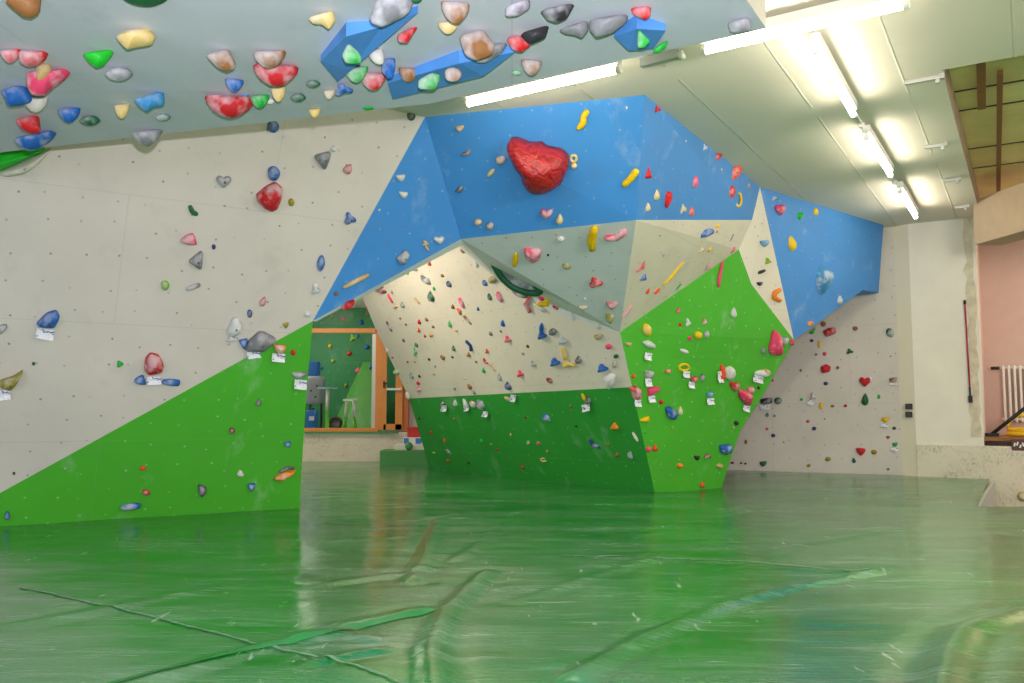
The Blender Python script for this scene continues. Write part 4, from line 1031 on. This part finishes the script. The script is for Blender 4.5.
# --- prow: blue, cream and green faces
G = 'wall_prow'
crop(620, 90, 4.556, """167 87 38 40 star r 0;128 372 38 64 tri2 r 0;165 475 36 54 drop cy 1;125 530 30 46 drop cy 1;P r 0 188 448 235 465 240 495 213 545 200 510;340 416 36 62 lens k 1;285 540 36 58 star cy 1;323 550 34 46 drop or 1;P r 1 420 318 430 285 470 295 455 312 435 325;P or 1 488 395 505 350 540 335 555 360 540 395 500 420;
530 338 36 28 round k 3;505 463 42 60 round r 1;R 540 500 36 72 11 y 1;585 433 26 34 drop gy 1;384 262 30 40 star lb 3;299 233 9 14 round w 0;462 362 9 14 round w 0;30 82 9 14 round w 0""", G)
crop(740, 170, 4.556, "112 335 38 30 half lb 1;128 415 28 32 star lg 0;L 15 bar bk 0 85 468 114 458;90 519 26 18 half bk 0;L 24 cres o 0 184 545 158 560 155 580 184 596", G)
crop(610, 220, 5.254, """L 50:34 bar b 1 470 76 540 60;562 32 34 20 half y 0;560 60 18 20 round or 1;L 11 bar gy 1 630 112 648 75;646 155 22 45 drop k 1 30;478 155 36 46 star cy 2;520 157 30 26 heart y 0;283 177 18 36 lens gy 2;L 18 cres r 1 178 208 172 250 140 272;P b 1 162 280 185 278 195 315 152 320;
L 20 bar y 0 278 345 330 290 345 265 385 225;L 20 bar or 0 235 386 258 360;200 368 20 44 drop or 0 15;L 10 bar g 2 305 383 345 370 375 335;L 24:12 bar r 2 512 265 530 200;L 20:18 bar k 0 570 350 577 290 592 220;L 24:14 bar k 2 108 450 90 485 65 512;
195 577 46 68 lens y 1 -15;P lg 3 165 640 205 632 240 655 235 678 190 668;97 655 35 24 half t 2;358 475 20 32 drop k 2;410 540 28 48 star w 3;370 550 16 18 round r 0;497 535 26 42 star k 2;420 622 20 24 round k 0;463 605 38 42 round y 0;508 600 26 42 lens gy 2;650 485 30 58 drop lg 3;262 82 10 8 round br 0""", G)
crop(620, 340, 4.27, """T 117 68 30 30;P gy 2 105 130 145 130 138 168 110 160;T 118 178 28 34;58 155 16 20 round or 0;P r 2 42 205 70 195 92 215 88 250 65 258;T 73 267 28 28;P k 0 118 208 150 198 175 203 160 220 120 240;T 132 250 28 26;176 265 18 20 round r 0;203 134 18 28 half or 2 90;R 273 117 52 38 11 y 0;T 280 145 28 26;315 170 34 30 heart r 1;T 302 190 26 26;352 162 20 34 lens bk 2;
P or 0 430 105 442 105 450 150 445 182 425 175;T 425 156 20 46;470 142 42 62 round w 2;490 200 38 42 heart r 1;P k 1 508 212 540 215 565 235 560 275 540 280 510 245;560 213 28 30 round k 2;T 537 291 30 24;384 234 30 26 half lb 1;T 383 260 30 26;P b 1 195 290 218 283 248 318 235 342 205 335;258 302 20 38 drop cy 2;106 340 24 42 half y 0 80;108 395 12 10 round g 2;225 375 12 18 lens lg 2;
497 355 18 20 round bk 0;483 375 12 14 round lg 1;122 467 22 24 round k 0;150 461 24 26 drop or 0;P b 1 426 450 478 445 475 480 450 492 430 480;329 504 24 20 half bk 0;374 494 34 20 tri2 dr 1;257 537 26 22 round o 0;426 538 28 20 lens t 1;352 618 22 24 drop or 0;275 48 40 18 lens w 3 20""", G)
crop(730, 290, 3.594, "P k 1 140 215 160 140 185 165 188 235 150 235;197 185 24 30 half gy 2;223 187 16 26 drop k 1;120 220 16 26 round gy 2;118 300 58 26 lens w 3;130 296 28 26 round t 1;T 98 318 36 26;153 325 8 12 round k 0;103 352 8 12 round bk 0", G)
# --- right blue wall
RR = 'wall_right'
crop(740, 170, 4.556, "155 128 48 32 star lb 2;183 182 42 50 heart k 1;270 210 42 38 half g 0;343 188 34 38 drop y 0;P y 0 210 300 230 297 258 330 256 360 230 372 213 345;P lb 2 318 470 345 430 385 445 425 462 428 500 400 540 378 570 330 535;452 590 36 44 drop dg 3", RR)
crop(700, 220, 5.254, "573 545 52 30 half o 1;P g 0 568 595 610 560 595 600", RR)
# --- back wall
B = 'wall_back'
crop(730, 290, 3.594, """335 122 18 20 round br 0;P r 1 333 148 352 136 378 134 380 155 345 170;293 182 13 12 round db 0;321 195 11 26 lens y 0;310 232 10 10 round gy 0;340 229 13 16 round k 0;450 138 18 16 round br 1;430 221 26 22 star dg 0;575 153 28 34 lens dg 2 -30;P r 0 324 276 345 266 362 274 358 294 330 300;387 279 11 12 round br 0;254 289 9 10 round br 0;344 336 16 14 round db 0;
485 331 42 36 heart r 0;586 325 28 22 half br 1;300 383 28 34 star t 3;257 393 12 11 round g 0;327 417 14 26 lens y 0;368 417 12 11 round br 0;415 416 12 11 round r 0;485 392 28 46 drop dg 0;535 382 12 18 drop g 2;558 467 28 20 half y 0;T 556 487 26 12;590 497 14 12 round dg 0;280 472 12 11 round r 0;302 498 16 14 round db 0;568 529 14 12 round br 0;593 556 20 16 half g 0;T 592 572 26 12;470 581 34 28 half r 0;
517 583 22 18 round dy 0;352 608 20 16 round dy 0;445 612 16 20 drop dg 0;283 631 14 12 lens dy 1;119 625 26 20 half dg 0;40 622 8 8 round bk 0;55 624 8 8 round bk 0;8 621 12 9 round dr 0;57 546 10 18 lens br 1;193 547 8 10 round t 1;568 644 12 10 lens gy 1;
P bk 1 108 392 150 385 152 405 130 412 110 410;T 128 422 36 18;172 398 26 26 round dg 1;134 448 14 16 drop dg 1;160 452 10 10 round lb 1;133 499 11 11 round k 0;155 523 15 14 round db 0;T 290 404 22 16;T 506 321 16 14;T 588 337 26 10;340 463 6 6 round br 0;577 238 6 6 round br 0""", B)
big = max((h for h in HOLDS if h['sf'] == 'wall_centre' and h['c'] == 'r'), key=lambda h: h['w'] * h['h'])
m, nt, b_ = new_mat('wrinkled_red'); tc = N(nt, 'ShaderNodeTexCoord'); wv = N(nt, 'ShaderNodeTexWave'); wv.inputs['Scale'].default_value = 4.2; wv.inputs['Distortion'].default_value = 11; wv.inputs['Detail'].default_value = 3; wv.inputs['Detail Scale'].default_value = 2.5
mp = N(nt, 'ShaderNodeMapping'); mp.inputs['Rotation'].default_value = (0, 1.3, 0); nt.links.new(tc.outputs['Object'], mp.inputs[0]); nt.links.new(mp.outputs[0], wv.inputs['Vector'])
nt.links.new(mixc(nt, maprange(nt, wv.outputs['Fac'], .0, .5), srgb(128, 18, 22), srgb(172, 32, 34)), b_.inputs['Base Color']); b_.inputs['Roughness'].default_value = .35
bp = N(nt, 'ShaderNodeBump'); bp.inputs['Strength'].default_value = .6; bp.inputs['Distance'].default_value = .007; nt.links.new(wv.outputs['Fac'], bp.inputs['Height']); nt.links.new(bp.outputs[0], b_.inputs['Normal'])
big['o'].data.materials.clear(); big['o'].data.materials.append(m); big['s'] = 'big'
print('HOLDS', len(HOLDS), 'TAGS', len(TAGS))

# ------------------------------------------------------------------ holds on the far green wall behind the glass
FARH = []
for (x, y, s_, c) in ((342.6, 319, 4, 'k'), (361, 322, 5, 'b'), (332, 317, 4, 'lg'), (368, 313, 6, 'br'), (349, 353, 5, 'r'), (358, 370, 6, 'k'), (366.6, 347, 5, 'b'), (353, 338, 8, 'lg'), (330, 346, 4, 'y'), (371, 367, 5, 'b'), (333, 361, 4, 'lg'), (346, 385, 4, 'dy'), (357, 336, 4, 'lb')):
    d = ray(x, y).normalized(); best = None
    for k_ in ('wall_shop', 'wall_shop_facet'):
        r_ = PICK[k_].ray_cast(CAM, d)
        if r_[0] is not None and (best is None or r_[3] < best[3]): best = r_
    n_ = best[1] if best[1].dot(d) < 0 else -best[1]
    P = [(x + u * s_ / 2, y - v * s_ / 2) for u, v in SH[('round', 'drop', 'star')[int(x) % 3]]]
    bm, tip = puff(P, best[0], n_, n_, True, .06, int(x * 3)); bmesh.ops.translate(bm, verts=bm.verts, vec=-best[0])
    o = obj('climbing_hold', bm, hold_mat(c, 0), None, True); o.location = best[0]
    FARH.append(dict(o=o, x=x, y=y, w=s_, h=s_, s='round', c=c, ch=0, sf='shop', extra=None))

# ------------------------------------------------------------------ labels that single each hold out
SN = {'roof': 'overhang', 'wall_left': 'left wall', 'wall_centre': 'centre wall', 'wall_soffit': 'slanted soffit', 'wall_inner': 'cave wall', 'wall_prow': 'prow wall', 'wall_right': 'right blue wall', 'wall_back': 'back grey wall', 'shop': 'green wall behind glass'}
ORD = ['', 'second', 'third', 'fourth', 'fifth', 'sixth', 'seventh', 'eighth', 'ninth', 'tenth', 'eleventh', 'twelfth']
def size_w(h):
    m_ = math.sqrt(max(1, h['w'] * h['h']))
    return 'tiny' if m_ < 3.8 else 'small' if m_ < 8 else 'medium' if m_ < 16 else 'large'
allh = HOLDS + FARH
for h in allh:
    h['core'] = ' '.join([size_w(h)] + (['chalky'] if h['ch'] >= 2 else []) + [HW[h['c']], SW[h['s']], 'hold'])
    h['short'] = HW[h['c']] + ' ' + SW[h['s']] + ' hold'
    h['base'] = h['core'] + ' on the ' + SN[h['sf']]
def rel(h, g):
    dx, dy = h['x'] - g['x'], h['y'] - g['y']
    if abs(dx) > abs(dy) * 1.6: return 'right of' if dx > 0 else 'left of'
    if abs(dy) > abs(dx) * 1.6: return 'below' if dy > 0 else 'above'
    return None
from collections import defaultdict
bybase = defaultdict(list)
for h in allh: bybase[h['base']].append(h)
used = set()
for b_, hs_ in bybase.items():
    if len(hs_) == 1:
        hs_[0]['label'] = ('only ' if False else '') + b_; used.add(b_)
shorts = defaultdict(int)
for h in allh: shorts[(h['sf'], h['short'])] += 1
for b_, hs_ in bybase.items():
    if len(hs_) == 1: continue
    rest = []
    for h in hs_:
        near = sorted([g for g in allh if g is not h and g['sf'] == h['sf'] and math.hypot(g['x'] - h['x'], g['y'] - h['y']) < 40], key=lambda g: math.hypot(g['x'] - h['x'], g['y'] - h['y']))
        got = None
        for g in near[:5]:
            r_ = rel(h, g)
            if r_ and shorts[(g['sf'], g['short'])] == 1 and g['short'] != h['short']:
                # no other hold of the same look may sit in that relation
                if all(rel(o_, g) != r_ or math.hypot(o_['x'] - g['x'], o_['y'] - g['y']) > 60 for o_ in hs_ if o_ is not h):
                    got = h['core'] + ' just ' + r_ + ' the ' + g['short'] + ', ' + SN[h['sf']]; break
        if got and got not in used and len(got.split()) <= 16: h['label'] = got; used.add(got)
        else: rest.append(h)
    n_ = len(hs_); order = sorted(hs_, key=lambda g: g['x'])
    for h in rest:
        i = order.index(h)
        if i < n_ / 2: w_ = (ORD[i] + ' from the left') if i else 'leftmost'
        else: w_ = (ORD[n_ - 1 - i] + ' from the right') if i < n_ - 1 else 'rightmost'
        num = {2: 'two', 3: 'three', 4: 'four', 5: 'five', 6: 'six', 7: 'seven', 8: 'eight', 9: 'nine', 10: 'ten'}.get(n_, str(n_))
        h['label'] = w_ + ' of the ' + num + ' ' + h['core'] + 's on the ' + SN[h['sf']]
allh.sort(key=lambda g: -g['w'] * g['h'])
for h in allh[:300]: tag(h['o'], h['label'], 'climbing hold', 'climbing holds on the ' + SN[h['sf']])
jb = bmesh.new(); jm = []
for h in allh[300:]:                                             # the tiniest ones, past three hundred
    o = h['o']; m_ = o.data.materials[0]
    if m_ not in jm: jm.append(m_)
    k0 = len(jb.faces); d_ = o.data.copy(); d_.transform(Matrix.Translation(o.location)); jb.from_mesh(d_); jb.faces.ensure_lookup_table()
    for f in jb.faces[k0:]: f.material_index = jm.index(m_); f.smooth = True
    for c_ in list(o.children): bpy.data.objects.remove(c_)
    bpy.data.objects.remove(o)
me = bpy.data.meshes.new('small_climbing_holds'); jb.to_mesh(me); jb.free()
tag(link('small_climbing_holds', me, jm), 'scattered tiny knob holds in many colours bolted all over the climbing walls', 'climbing holds', None, 'stuff')
HOLDS = [h for h in allh[:300]]
tb = defaultdict(list)
for t in TAGS: tb[t['sf']].append(t)
for sf, ts in tb.items():
    ts.sort(key=lambda t: t['x']); n_ = len(ts)
    for i, t in enumerate(ts):
        near = min([h for h in allh[:300] if h['sf'] == sf], key=lambda h: math.hypot(h['x'] - t['x'], h['y'] + h['h'] / 2 - t['y']))
        pos = (ORD[i] + ' from the left' if i else 'leftmost') if i < n_ / 2 else (ORD[n_ - 1 - i] + ' from the right' if i < n_ - 1 else 'rightmost')
        tag(t['o'], 'paper tag by the %s, %s on %s' % (near['short'], pos, SN[sf]), 'route tag', 'route tags on the ' + SN[sf])
